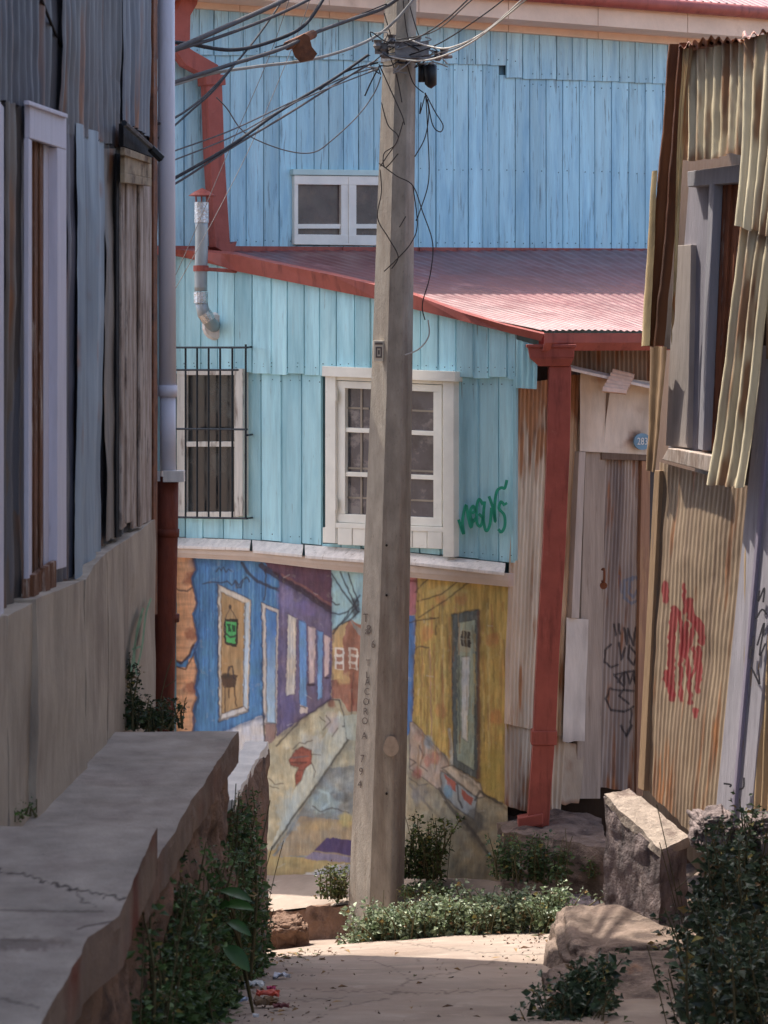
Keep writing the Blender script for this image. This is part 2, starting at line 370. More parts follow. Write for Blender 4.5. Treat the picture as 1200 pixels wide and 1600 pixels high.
# ================================================================== SETTING
def path_z(X, Y):
    z = np.interp(Y, [-30, 4, 8.44, 10.97, 14.9, 17, 60], [-1.2, -1.6, -2.5, -3.0, -3.86, -4.25, -4.5])
    return z + .13 * np.clip(X, -1.5, 2) * np.clip((Y - 11) / 4, 0, 1)
mb = MB()
gx = np.array([-300, -60, -20, -8, -4, -2, 0, 2, 4, 8, 20, 60, 300.]); gy = np.array([-100, -20, 0, 4, 8, 12, 16, 20, 30, 60, 150, 400.])
X, Y = np.meshgrid(gx, gy); X = X.ravel(); Y = Y.ravel()
mb.grid(np.stack([X, Y, path_z(X, Y) - .25], 1), len(gx), len(gy))
structure(mb.build('ground', m_earth), 'bare brown earth under the houses and the alley', 'ground')
mb = MB()
XG = np.concatenate([np.linspace(-3.2, -1.0, 20)[:-1], np.linspace(-1.0, 1.5, 200)[:-1], np.linspace(1.5, 3.4, 16)]); YG = np.concatenate([np.linspace(2.5, 7.8, 30)[:-1], np.linspace(7.8, 15.6, 620)[:-1], np.linspace(15.6, 17.5, 14)])
X, Y = np.meshgrid(XG, YG); X = X.ravel(); Y = Y.ravel()
Z = path_z(X, Y) + .03 * (fbm(X * 1.1, Y * .9, 4) - .5) + .006 * (fbm(X * 9, Y * 9, 8) - .5)
pos = np.stack([X, Y, Z], 1); px, py = proj(pos)
pt = Paint(px, py, np.ones((len(X), 3)))
for ln in ([(480, 1600), (520, 1575), (600, 1562), (640, 1530), (700, 1522), (780, 1500)], [(640, 1530), (610, 1510), (560, 1498)], [(400, 1545), (520, 1548), (660, 1552), (820, 1545)], [(600, 1470), (760, 1490), (880, 1492)], [(430, 1565), (540, 1560)]):
    pt.line(ln, .7, (120, 108, 102), .6, jit=3)
dirt = np.clip((fbm(X * 2.2, Y * 1.6, 31) - .5) * 3 + np.clip(-X - .25, 0, 1) * 1.6 + np.clip(X - .75, 0, 1) * 1.5, 0, 1)[:, None] * .5
mb.grid(pos, len(XG), len(YG), pt.c * (1 - dirt) + pt.c * np.array((.62, .55, .5)) * dirt)
structure(mb.build('path', m_path, smooth=True), 'concrete alley path sloping down to the mural wall', 'path')

# pavement in front of the mural, edged by a rubble kerb
kx = [230, 330, 425, 480, 560, 640, 760, 880, 960, 1100, 1300]
ky = [1440, 1432, 1424, 1419, 1412, 1410, 1402, 1396, 1392, 1388, 1384]
kz = [-3.98, -3.92, -3.86, -3.8, -3.72, -3.66, -3.57, -3.48, -3.44, -3.42, -3.42]
edge = [G(x, y, z) for x, y, z in zip(kx, ky, kz)]
inner = []
for x, e in zip(kx, edge):
    p = FR.at(x, 1385, -.1) if x < 800 else TI.at(x, 1385, -.2)
    inner.append(Vector((p.x, p.y, e.z + .02)))
mb = MB(); rows = 14; cols = []
for i in range(len(kx) - 1):
    for k in range(8): 
        t = k / 8; cols.append((edge[i].lerp(edge[i + 1], t), inner[i].lerp(inner[i + 1], t)))
cols.append((edge[-1], inner[-1]))
pos = np.array([tuple(a.lerp(b, r / (rows - 1))) for r in range(rows) for a, b in cols])
pos[:, 2] += .02 * (fbm(pos[:, 0] * 3, pos[:, 1] * 3, 2) - .5)
mb.grid(pos, len(cols), rows)
structure(mb.build('pavement', m_path, smooth=True), 'narrow raised pavement below the painted mural wall', 'pavement')
mb = MB()
for i in range(len(kx) - 1):
    a, b = edge[i], edge[i + 1]; dn = Vector((0, 0, -.55)); bk = Vector((.1, .22, 0)); up = Vector((0, 0, -.004))
    rough(mb, [a + dn, b + dn, b + dn + bk, a + dn + bk, a + up, b + up, b + bk + up, a + bk + up], .035, .03, 7, i)
tag(mb.build('kerb_wall', m_rubble, smooth=True), 'low rubble stone kerb holding up the pavement with the concrete pole', 'kerb')

# ================================================================== BLUE HOUSE (lower, with mural)
bh = thing('blue_house', 'low light blue boarded house with painted street mural, white windows and red tin roof', 'house', FR.at(560, 1380))
verge = [(262, 396), (300, 404), (365, 420), (430, 432), (585, 464), (650, 480), (740, 503), (812, 522)]
vt = lambda x: interp(verge, x) + 1
seam = lambda x: 577 + (x - 380) * .019 if x > 380 else 577
sill = lambda x: interp([(262, 838), (390, 842), (500, 852), (640, 862), (805, 880)], x)
mb = MB()
wx0, wx1 = 506, 711
mb.slab(FR, [(262, vt(262)), (786, vt(786)), (784, 896), (262, 860)][::-1], -.03, .1, (.3, .3, .3))
boards(mb, FR, 262, 803, 30, seam, sill, 0, .024, 1.5, 3, .008, .13, 1.5, skip=[(280, 378, 583, 806), (508, 708, 578, 850)])
boards(mb, FR, 262, 806, 27, vt, lambda x: seam(x) + 6, .026, .02, 1.3, 5, .008, .15, 2.0)
nails(mb, FR, 386, 500, 30, (lambda x: sill(x) - 9, lambda x: seam(x) + 16), .012, 1); nails(mb, FR, 716, 800, 30, (lambda x: sill(x) - 9, lambda x: seam(x) + 16), .012, 2); nails(mb, FR, 268, 800, 27, (lambda x: seam(x) - 5, lambda x: seam(x) - 11), .036, 3)
mb.slab(FR, [(802, 588), (807, 588), (806, 876), (801, 876)][::-1], .03, .02, (.8, .8, .8))
mb.build('wall', m_blue, bh, bevel=.002)
# sill boards: separate pale lengths over the moulded beam
mb = MB()
for a, b, o in ((262, 392, 0), (394, 474, 3), (476, 636, 4), (638, 790, 2)):
    ya, yb = sill(a) + 1, sill(b) + 1
    q = [FR.at(a, ya, .01), FR.at(b, yb, .01), FR.at(b - 2, yb + 13 + o, .10), FR.at(a + 1, ya + 13 + o, .10)]
    dn = Vector((0, 0, -.022)); mb.hexa(q[3], q[2], q[1], q[0], q[3] + dn, q[2] + dn, q[1] + dn, q[0] + dn)
mb.build('sill_board', m_whitewood, bh, bevel=.003)
mb = MB()
bt = lambda x: interp([(262, 855), (400, 862), (500, 872), (640, 884), (795, 897)], x)
bb = lambda x: interp([(262, 870), (400, 877), (500, 889), (640, 902), (795, 917)], x)
for k, (f0, f1, n) in enumerate(((0, .55, .075), (.55, .8, .06), (.8, 1.0, .05))):
    xs = [262, 400, 500, 640, 794]
    for a, b in zip(xs, xs[1:]):
        mb.slab(FR, [(a, lerp(bt(a), bb(a), f0)), (b, lerp(bt(b), bb(b), f0)), (b, lerp(bt(b), bb(b), f1)), (a, lerp(bt(a), bb(a), f1))][::-1], n, .055)
mb.build('moulded_beam', M('beam_paint', S(214, 196, 180), .1, 5, rough=.7, bump=.2, spots=[('a', S(170, 148, 126), 5, .55, .75, .5)]), bh)

# ---- mural
def paint_mural(px, py):
    y0 = np.array(lin((182, 170, 136))); n = fbm(px / 40, py / 40, 3)
    c = y0 * (.8 + .4 * n)[:, None]
    p = Paint(px, py, c, 1.0)
    INK = (58, 50, 52)
    # ground planes
    p.fill([(640, 1180), (800, 1250), (790, 1400), (630, 1400)], (172, 156, 120), streak=.45, ss=(20, 12))
    p.fill([(420, 1320), (560, 1335), (560, 1400), (410, 1400)], (180, 156, 92), streak=.3, ss=(24, 9))
    p.fill([(543, 1155), (600, 1160), (600, 1345), (425, 1338)], (146, 152, 146), streak=.5, ss=(18, 10), seed=9)
    p.fill([(543, 1155), (600, 1158), (600, 1192), (512, 1200)], (188, 184, 150), .8, streak=.3, ss=(18, 8))
    p.fill([(470, 1275), (560, 1285), (560, 1335), (430, 1338)], (176, 148, 100), .75, streak=.3)
    p.blob(505, 1252, 34, 26, (150, 178, 180), .7); p.blob(535, 1245, 22, 12, (92, 94, 96), .6, 8); p.blob(490, 1290, 40, 12, (190, 160, 100), .6, 5)
    p.line([(488, 1260), (500, 1268), (520, 1262), (545, 1270)], 1.0, INK, .7); p.line([(498, 1235), (512, 1240), (515, 1255), (505, 1262)], 2.0, (176, 204, 204), .7)
    p.blob(540, 1280, 14, 14, (196, 176, 96), .8)
    p.fill([(488, 1332), (511, 1309), (600, 1318), (600, 1344)], (82, 62, 108)); p.fill([(473, 1342), (490, 1331), (600, 1344), (600, 1352)], (136, 124, 152), .9)
    p.fill([(448, 1384), (520, 1352), (600, 1350), (600, 1395)], (168, 178, 192), .85, streak=.3, ss=(20, 5))
    p.line([(425, 1319), (460, 1325), (560, 1340)], 1.1, (170, 150, 110), .8)
    for k in range(5): p.line([(450 + k * 14, 1375 - k * 5), (490 + k * 12, 1366 - k * 4)], .9, (220, 220, 222), .7)
    # burning paper edge at left
    p.fill([(255, 860), (302, 870), (306, 890), (298, 903), (304, 925), (309, 942), (301, 960), (306, 985), (309, 1000), (300, 1012), (309, 1050), (304, 1075), (308, 1090), (301, 1110), (305, 1128), (299, 1150), (255, 1150)],
           (222, 160, 106), streak=.35, ss=(40, 4), edge=(96, 52, 36), ew=2.2)
    for cy in (905, 990, 1075): p.blob(298, cy, 14, 12, (150, 82, 52), .75, int(cy))
    p.line([(268, 910), (278, 922), (292, 924), (300, 918)], 1.2, INK, .8)
    # blue facade
    BL = [(302, 868), (437, 880), (438, 1122), (412, 1118), (352, 1142), (300, 1150), (305, 1128), (301, 1110), (308, 1090), (304, 1075), (309, 1050), (303, 1025), (296, 1030), (290, 1042), (278, 1043), (272, 1034), (285, 1034), (298, 1018), (300, 1012), (309, 1000), (306, 985), (301, 960), (309, 942), (304, 925), (298, 903), (306, 890)]
    p.fill(BL, (62, 128, 178), streak=.42, ss=(2.5, 45), seed=12)
    p.line([(270, 1030), (284, 1036), (296, 1024), (302, 1008)], 1.8, (70, 40, 36), .85); p.line([(271, 1040), (290, 1046), (304, 1020)], 1.2, (70, 40, 36), .8)
    p.line([(303, 868), (308, 890), (300, 905), (308, 940), (303, 962), (310, 1000), (304, 1015), (311, 1050), (306, 1075), (310, 1090), (303, 1112), (302, 1145)], 2.0, (38, 60, 100), .7)
    for k in range(26):
        x = 312 + k * 4.9; p.line([(x, 880 + random.random() * 20), (x + random.uniform(-1.5, 1.5), 930 + random.random() * 170)], .7, random.choice([(36, 84, 136), (120, 176, 206), (44, 100, 150)]), .55)
    sc = [(338, 893), (342, 887), (346, 892), (350, 886), (353, 894), (358, 889), (362, 893)]; p.line(sc, .9, INK, .8)
    p.line([(318, 912), (330, 909), (345, 911), (356, 908), (362, 915), (368, 907), (373, 915), (380, 905), (386, 902), (390, 909)], 1.0, INK, .8); p.line([(368, 910), (370, 918), (377, 917), (380, 908)], 1.4, INK, .7)
    p.line([(378, 880), (388, 896), (402, 908), (420, 916), (436, 922)], 2.2, INK, .8); p.line([(415, 890), (415, 920), (413, 938)], 1.3, INK, .8)
    # first door
    p.fill([(340, 913), (392, 937), (388, 1112), (342, 1128)], (214, 200, 176), edge=INK, ew=1.1)
    p.fill([(346, 925), (385, 944), (381, 1104), (346, 1116)], (180, 142, 86), streak=.3, ss=(3, 40), edge=(86, 66, 44))
    p.fill([(382, 944), (389, 939), (386, 1108), (379, 1103)], (186, 204, 214)); p.line([(383, 943), (380, 1104)], .9, INK, .7)
    p.fill([(346, 1116), (381, 1104), (388, 1110), (343, 1126)], (206, 200, 190), edge=INK)
    p.line([(352, 966), (360, 950), (370, 968)], .8, INK, .7); p.blob(360, 948, 3, 4, INK, .9)
    p.fill([(350, 966), (372, 968), (370, 1012), (350, 1006)], (60, 52, 40)); p.fill([(353, 971), (369, 973), (367, 1007), (353, 1002)], (70, 186, 92))
    p.fill([(355, 975), (360, 975), (360, 988), (355, 987)], (34, 84, 48)); p.fill([(362, 976), (367, 977), (367, 987), (362, 987)], (34, 84, 48)); p.line([(353, 990), (360, 996), (369, 992)], 1.4, INK, .9)
    p.fill([(345, 1056), (372, 1054), (367, 1074), (349, 1076)], (92, 66, 44)); p.blob(354, 1056, 8, 6, (70, 56, 40), .9); p.line([(356, 1055), (358, 1042), (363, 1041), (365, 1060)], 1.2, INK, .9)
    for a, b in (((351, 1076), (351, 1112)), ((366, 1074), (369, 1104)), ((357, 1076), (357, 1090))): p.line([a, b], .9, (90, 66, 44), .9)
    # second opening
    p.fill([(408, 941), (436, 953), (433, 1132), (412, 1134)], (202, 190, 176), edge=INK)
    p.fill([(415, 950), (432, 958), (430, 1130), (417, 1128)], lambda x, y: np.array(lin((70, 130, 190))) * (1 - np.clip((y - 980) / 150, 0, 1))[:, None] + np.array(lin((172, 202, 216))) * np.clip((y - 980) / 150, 0, 1)[:, None], edge=(70, 60, 70))
    p.fill([(414, 1130), (432, 1130), (430, 1158), (414, 1166)], (150, 120, 110), edge=INK)
    p.fill([(350, 1143), (410, 1117), (414, 1168), (390, 1180), (340, 1180)], (204, 204, 206), streak=.2); p.line([(412, 1118), (414, 1168)], 1.2, INK, .8)
    # purple terrace
    p.fill([(437, 880), (522, 885), (520, 960), (517, 1093), (432, 1150)], (116, 102, 132), streak=.4, ss=(8, 22), seed=21)
    p.fill([(405, 870), (516, 880), (521, 958), (470, 920), (437, 905)], (104, 66, 84), streak=.25, ss=(20, 8))
    p.line([(408, 884), (437, 903), (470, 922), (521, 956)], 4.2, (66, 44, 44), .8); p.line([(440, 898), (480, 920), (521, 948)], 1.6, (150, 92, 78), .7)
    p.blob(445, 935, 16, 22, (140, 128, 176), .6); p.blob(480, 950, 22, 14, (128, 108, 160), .6, 6); p.blob(450, 1110, 16, 30, (96, 88, 140), .6, 7)
    for q, cc in (([(449, 959), (464, 966), (461, 1084), (447, 1088)], (206, 196, 178)), ([(467, 968), (479, 973), (480, 1106), (468, 1102)], (96, 150, 200)), ([(481, 977), (494, 982), (492, 1066), (483, 1071)], (202, 176, 170)),
                  ([(496, 985), (505, 988), (504, 1089), (496, 1096)], (104, 156, 204)), ([(506, 991), (516, 996), (515, 1053), (507, 1059)], (206, 178, 172))):
        p.fill(q, cc, streak=.3, ss=(3, 20), seed=33, edge=(84, 62, 92))
    for x in (453, 458): p.line([(x, 975), (x - 1, 1070)], .6, (160, 160, 168), .6)
    for x, y in ((488, 1070), (511, 1059)): p.blob(x, y, 7, 3, (60, 44, 52), .9)
    p.fill([(469, 1100), (482, 1106), (480, 1114), (468, 1116)], (206, 186, 170)); p.line([(470, 1104), (478, 1106)], 1, INK, .8)
    # raised kerb with broken plaster
    p.fill([(414, 1168), (440, 1148), (518, 1092), (530, 1094), (536, 1118), (468, 1225), (424, 1325), (412, 1330)], (190, 180, 142), streak=.45, ss=(14, 14), seed=14)
    p.fill([(530, 1110), (541, 1128), (544, 1156), (500, 1220), (428, 1328), (420, 1330), (468, 1218)], (188, 192, 172), streak=.3, ss=(10, 14), seed=15)
    p.blob(488, 1160, 22, 18, (188, 190, 178), .6); p.blob(500, 1185, 12, 30, (160, 172, 170), .6, 4); p.blob(450, 1270, 20, 40, (164, 184, 184), .55, 9); p.blob(520, 1130, 12, 20, (196, 176, 172), .6, 2)
    p.line([(544, 1156), (500, 1219), (460, 1275), (425, 1326)], 1.6, (70, 70, 58), .85); p.line([(432, 1166), (470, 1125), (517, 1093), (530, 1094)], 1.3, INK, .75); p.line([(530, 1094), (537, 1118), (543, 1155)], 1.0, INK, .7)
    p.fill([(452, 1188), (461, 1172), (472, 1166), (487, 1172), (487, 1192), (476, 1200), (471, 1218), (463, 1228), (461, 1212), (466, 1200), (454, 1196)], (156, 80, 56), streak=.45, ss=(8, 4), edge=(84, 44, 36))
    p.line([(456, 1184), (482, 1182)], 1.2, (108, 96, 96), .8); p.line([(455, 1192), (478, 1192)], 1.1, (90, 52, 44), .8)
    p.blob(518, 1100, 8, 8, (152, 92, 64), .8)
    for ln in ([(458, 1170), (468, 1160), (476, 1162), (488, 1156)], [(487, 1178), (500, 1180)], [(487, 1192), (492, 1205), (490, 1215)], [(420, 1216), (430, 1226), (442, 1224)], [(422, 1228), (436, 1232)], [(505, 1140), (516, 1128), (510, 1118)], [(520, 1150), (528, 1138)], [(500, 1120), (508, 1128)]): p.line(ln, .8, (80, 66, 54), .75)
    # far end of the painted street
    p.fill([(518, 880), (600, 890), (600, 1000), (519, 992)], (160, 204, 208), streak=.15, ss=(14, 14))
    p.fill([(519, 985), (546, 968), (600, 990), (600, 1110), (545, 1112), (532, 1092), (518, 1090)], (170, 112, 84), streak=.35, ss=(12, 12), seed=18)
    p.fill([(519, 986), (544, 970), (536, 1000), (536, 1060), (519, 1062)], (206, 172, 104), .85, streak=.2)
    p.fill([(544, 966), (562, 980), (600, 1000), (600, 1012), (560, 992)], (150, 144, 136)); p.blob(536, 1060, 16, 12, (214, 184, 112), .6)
    for x in (523, 545):
        p.fill([(x, 1011), (x + 15, 1013), (x + 14, 1047), (x + 1, 1045)], (226, 214, 196))
        for yy in (1015, 1026, 1037): p.fill([(x + 3, yy), (x + 12, yy + 1), (x + 12, yy + 8), (x + 3, yy + 7)], (176, 120, 92))
    p.line([(548, 1056), (552, 1100)], 2, (136, 60, 48), .6); p.line([(536, 1135), (555, 1133)], 1.5, INK, .7); p.line([(552, 1050), (548, 1136)], 1.0, INK, .6)
    p.fill([(537, 1118), (600, 1112), (600, 1160), (543, 1156)], (180, 190, 172), .9)
    for a, b in (((518, 896), (560, 955)), ((532, 894), (558, 950)), ((544, 896), (560, 940)), ((519, 940), (530, 944)), ((518, 958), (545, 955)), ((520, 990), (562, 930)), ((522, 984), (560, 945)), ((535, 975), (562, 955))): p.line([a, ((a[0] + b[0]) / 2, (a[1] + b[1]) / 2 + 3), b], 1.2, (50, 52, 60), .85)
    p.blob(556, 948, 8, 20, (50, 52, 60), .8)
    # right side: pink and blue slivers, yellow house
    p.fill([(600, 890), (654, 903), (652, 960), (600, 968)], (196, 114, 118), streak=.15); p.fill([(600, 962), (652, 962), (646, 1132), (630, 1165), (600, 1160)], (66, 122, 184), streak=.25, ss=(3, 30))
    p.line([(652, 905), (651, 960), (646, 1130)], 1.4, INK, .8); p.line([(640, 908), (666, 908)], 2, (130, 50, 56), .8)
    p.fill([(652, 900), (810, 915), (800, 1262), (760, 1242), (745, 1230), (696, 1180), (645, 1132)], (196, 160, 62), streak=.5, ss=(3, 50), seed=25)
    for k in range(34):
        x = 656 + random.random() * 132; y = 930 + random.random() * 160
        p.line([(x, y), (x + random.uniform(-2, 2), y + random.uniform(40, 130))], random.uniform(.7, 1.8), random.choice([(196, 124, 50), (214, 190, 110), (150, 122, 44), (206, 176, 84), (176, 98, 52)]), .45)
    for bx, by in ((690, 935), (720, 935), (770, 1000), (775, 1120), (668, 990), (690, 1110)): p.blob(bx, by, 12, 14, (202, 118, 52), .5, bx)
    p.blob(770, 1205, 20, 45, (176, 152, 40), .5); p.blob(700, 925, 36, 10, (206, 186, 100), .5)
    for ln in ([(652, 940), (690, 928), (720, 905)], [(655, 965), (700, 935), (735, 908)], [(648, 925), (668, 905)], [(640, 972), (685, 965)]): p.line(ln, 1.1, (66, 54, 44), .75)
    p.line([(648, 1015), (655, 1010), (670, 1012)], 1.2, INK, .7); p.line([(672, 965), (682, 966), (681, 992)], 1.1, (70, 54, 40), .7)
    for x in (660, 670, 692): p.line([(x, 1015), (x - 3, 1150)], 1.0, (150, 112, 58), .55)
    p.line([(672, 1015), (674, 1150)], .9, (150, 90, 120), .5)
    p.fill([(640, 1128), (646, 1128), (696, 1182), (702, 1198), (690, 1238), (640, 1200)], (192, 166, 142), streak=.25, ss=(10, 14), edge=INK)
    for bx, by, cc in ((670, 1160, (150, 170, 180)), (680, 1185, (196, 112, 76)), (668, 1190, (190, 110, 84)), (652, 1208, (176, 66, 60)), (655, 1150, (190, 150, 130)), (650, 1240, (120, 118, 120))): p.blob(bx, by, 8, 12, cc, .65, bx)
    for ln in ([(655, 1165), (662, 1180), (656, 1196), (668, 1205)], [(640, 1185), (650, 1192), (640, 1198)], [(640, 1215), (655, 1228), (668, 1225)]): p.line(ln, .9, INK, .7)
    # its tall door
    p.fill([(706, 960), (748, 952), (746, 1218), (708, 1197)], (96, 104, 98), streak=.25, ss=(3, 40), edge=(52, 50, 48), ew=1.4)
    p.fill([(715, 973), (743, 968), (741, 1204), (714, 1187)], (158, 168, 140), streak=.2, edge=(74, 78, 72))
    p.fill([(718, 984), (737, 984), (736, 1020), (718, 1018)], (176, 172, 140)); p.fill([(720, 986), (735, 986), (735, 1012), (721, 1009)], (66, 56, 48))
    for x in (725, 730): p.line([(x, 986), (x, 1010)], .6, (170, 166, 140), .9)
    p.line([(720, 998), (735, 999)], .6, (170, 166, 140), .9)
    p.fill([(721, 1026), (734, 1026), (731, 1160), (721, 1152)], (206, 206, 196), edge=(100, 110, 100)); p.line([(717, 1025), (718, 1160)], 1.4, (70, 76, 72), .7); p.line([(748, 955), (748, 1215)], 2.2, (112, 76, 66), .7); p.line([(702, 1140), (706, 1195)], 2.2, (196, 198, 190), .8)
    p.fill([(690, 1200), (707, 1196), (750, 1224), (757, 1245), (745, 1247)], (206, 184, 152), edge=INK, ew=1.3)
    p.fill([(689, 1204), (745, 1247), (742, 1282), (712, 1262), (690, 1238)], (170, 176, 176), streak=.2, edge=INK, ew=1.2)
    p.fill([(694, 1210), (712, 1222), (712, 1238), (702, 1232)], (190, 96, 70)); p.fill([(720, 1232), (740, 1248), (736, 1258), (724, 1250)], (186, 90, 66)); p.blob(700, 1235, 8, 14, (112, 160, 186), .8); p.line([(714, 1225), (716, 1250), (722, 1262)], 1.4, INK, .8)
    p.blob(742, 1285, 26, 26, (92, 88, 80), .75, 5); p.line([(742, 1250), (750, 1236), (768, 1248), (784, 1256)], 1.8, (62, 54, 50), .8)
    p.line([(686, 1232), (700, 1258), (740, 1300), (776, 1352)], 2.4, (78, 70, 62), .75); p.line([(640, 1225), (668, 1258), (700, 1290)], 2.0, (110, 104, 96), .6)
    p.blob(655, 1240, 16, 20, (150, 146, 140), .6); p.blob(690, 1290, 30, 34, (176, 160, 118), .5); p.blob(740, 1340, 30, 24, (196, 172, 124), .5)
    # sprayed shading that gives the painted street its depth
    for ln, w_, cc, o_ in (([(546, 1158), (500, 1222), (428, 1330)], 9, (70, 66, 60), .45), ([(436, 1150), (480, 1118), (518, 1094)], 6, (60, 46, 76), .5), ([(352, 1142), (412, 1118)], 6, (30, 60, 96), .6), ([(520, 960), (470, 925), (420, 892)], 9, (60, 44, 62), .45), ([(519, 900), (518, 1090)], 4, (60, 48, 84), .5), ([(438, 900), (436, 1140)], 4, (58, 56, 110), .5),
                           ([(652, 910), (646, 1130)], 6, (120, 84, 36), .5), ([(750, 955), (748, 1220)], 5, (110, 74, 40), .55), ([(700, 960), (703, 1180)], 5, (120, 96, 48), .5), ([(645, 1134), (696, 1186), (760, 1245), (796, 1264)], 5, (84, 72, 50), .5), ([(690, 1240), (776, 1352)], 10, (84, 80, 74), .45), ([(640, 1205), (690, 1265), (730, 1330)], 12, (120, 116, 110), .4),
                           ([(470, 1285), (545, 1262)], 10, (92, 96, 100), .4), ([(500, 1225), (555, 1195)], 10, (120, 134, 140), .4), ([(340, 915), (342, 1126)], 3, (24, 50, 84), .6), ([(408, 945), (411, 1130)], 3, (24, 50, 84), .6), ([(302, 872), (312, 960), (308, 1040), (306, 1140)], 6, (30, 56, 92), .4), ([(548, 1000), (556, 1105)], 8, (110, 66, 50), .45), ([(300, 880), (318, 878), (360, 884)], 8, (36, 76, 120), .4)):
        p.line(ln, w_ * .5, cc, o_, soft=w_, jit=2.5)
    for k in range(90):                                      # short brush marks over the yellow house
        x = 652 + random.random() * 138; y = 915 + random.random() * 250; p.line([(x, y), (x + random.uniform(-1, 1), y + random.uniform(12, 50))], random.uniform(.5, 1.3), random.choice([(150, 112, 40), (210, 178, 84), (172, 104, 44), (120, 96, 46), (200, 150, 60)]), .5)
    # age: stains at the foot, scratches, chips
    for k in range(26):
        x = 430 + random.random() * 350; y = 900 + random.random() * 450
        p.line([(x, y), (x + random.uniform(-12, 12), y + random.uniform(-8, 10))], .5, (214, 210, 196), .45)
    q_ = p.c.reshape(560, 560, 3)
    for _ in range(1): q_[1:-1, 1:-1] = (q_[1:-1, 1:-1] * 2 + q_[:-2, 1:-1] + q_[2:, 1:-1] + q_[1:-1, :-2] + q_[1:-1, 2:]) / 6
    p.c = q_.reshape(-1, 3)
    bs = (.80 + .38 * fbm(px / 2.2 + 3 * fbm(px / 30, py / 30, 71), py / 16, 73))[:, None]; hs = (fbm(px / 11, py / 15, 75) - .5)[:, None]
    p.c = p.c * bs * (1 + hs * np.array([.35, .1, -.3]))
    gr = p.c.mean(1, keepdims=True); p.c = (p.c * .80 + gr * .20) * 1.02 + np.array(lin((120, 108, 100))) * .06
    g = np.clip((fbm(px / 9, py / 9, 50) - .7) * 8, 0, 1)[:, None] * .12
    p.c = p.c * (1 - g) + np.array(lin((206, 196, 170))) * g
    b = np.clip((py - 1330) / 60 + fbm(px / 20, py / 20, 61) - .75, 0, 1)[:, None] * .5
    p.c = p.c * (1 - b) + np.array(lin((150, 128, 104))) * b
    return p.c
mb = MB()
mb.slab(FR, [(262, 868), (770, 905), (764, 1470), (262, 1500)][::-1], -.03, .12, lin((150, 140, 120)))
mb.build('foundation_wall', m_mural, bh)
mb = MB()
TLp, TRp, BRp, BLp = FR.at(262, 862, .012), FR.at(796, 900, .012), FR.at(792, 1440, .012), FR.at(262, 1440, .012)
nu, nv = 560, 560
u, v = np.meshgrid(np.linspace(0, 1, nu), np.linspace(0, 1, nv)); u = u.ravel()[:, None]; v = v.ravel()[:, None]
pos = np.array(TLp) * (1 - u) * (1 - v) + np.array(TRp) * u * (1 - v) + np.array(BRp) * u * v + np.array(BLp) * (1 - u) * v
px, py = proj(pos)
pos = pos + np.array(FR.N) * (.012 * (fbm(px / 14, py / 40, 7) - .5))[:, None]
mb.grid(pos, nu, nv, paint_mural(px, py)); mb.build('mural', m_mural, bh, smooth=True)

# ---- white casement window
def ring(mb, pl, x0, y0, x1, y1, w, n, t, sk=0.0, col=(1, 1, 1)):
    s = lambda x: (x - x0) * sk
    wl, wt, wr, wb = w if isinstance(w, tuple) else (w, w, w, w)
    mb.slab(pl, [(x0, y0 + s(x0)), (x1, y0 + s(x1)), (x1, y0 + wt + s(x1)), (x0, y0 + wt + s(x0))][::-1], n, t, col)
    mb.slab(pl, [(x0, y1 - wb + s(x0)), (x1, y1 - wb + s(x1)), (x1, y1 + s(x1)), (x0, y1 + s(x0))][::-1], n, t, col)
    mb.slab(pl, [(x0, y0 + wt + s(x0)), (x0 + wl, y0 + wt + s(x0)), (x0 + wl, y1 - wb + s(x0)), (x0, y1 - wb + s(x0))][::-1], n - .002, t, col)
    mb.slab(pl, [(x1 - wr, y0 + wt + s(x1)), (x1, y0 + wt + s(x1)), (x1, y1 - wb + s(x1)), (x1 - wr, y1 - wb + s(x1))][::-1], n - .002, t, col)
def rect(mb, pl, x0, y0, x1, y1, n, t, sk=0.0, xr=None, col=(1, 1, 1)):
    xr = x0 if xr is None else xr
    s = lambda x: (x - xr) * sk
    mb.slab(pl, [(x0, y0 + s(x0)), (x1, y0 + s(x1)), (x1, y1 + s(x1)), (x0, y1 + s(x0))][::-1], n, t, col)
mb = MB(); sk = .042
rect(mb, FR, 503, 572, 711, 588, .085, .09, sk, 505)
rect(mb, FR, 508, 588, 524, 848, .062, .06, sk, 505); rect(mb, FR, 692, 588, 709, 862, .062, .06, sk, 505)
for k in range(8):
    a = 504 + k * 23.4; rect(mb, FR, a, 824, a + 22.4, 850 if a > 505 else 848, .055 + (k % 2) * .004, .05, sk, 505)
rect(mb, FR, 524, 588, 692, 593, .05, .05, sk, 505); rect(mb, FR, 524, 816, 692, 824, .06, .06, sk, 505)
win = mb.build('casement_window', m_white, bh, bevel=.003)
mb = MB()
for x0, x1 in ((526, 607), (608, 690)):
    y0 = 594 + (x0 - 505) * 0; ring(mb, FR, x0, 594 + (x0 - 505) * sk, x1, 815 + (x0 - 505) * sk, (13, 11, 7, 13) if x0 < 600 else (7, 11, 13, 13), .045, .04, sk)
    for yy in (667, 736): rect(mb, FR, x0 + 8, yy + (x0 - 505) * sk, x1 - 8, yy + 7 + (x0 - 505) * sk, .035, .03, sk)
mb.build('sash', m_white, win, bevel=.002)
mb = MB(); rect(mb, FR, 526, 600, 690, 812, .012, .006, sk, 505); mb.build('pane', m_glass, win)
mb = MB()                                                    # inner security bars seen through the panes
for x in (563, 684): rect(mb, FR, x, 604, x + 3, 812, .018, .004, sk, 505)
for y in (634, 728, 774): rect(mb, FR, 538, y, 576, y + 3, .017, .004, sk, 505); rect(mb, FR, 640, y, 684, y + 3, .017, .004, sk, 505)
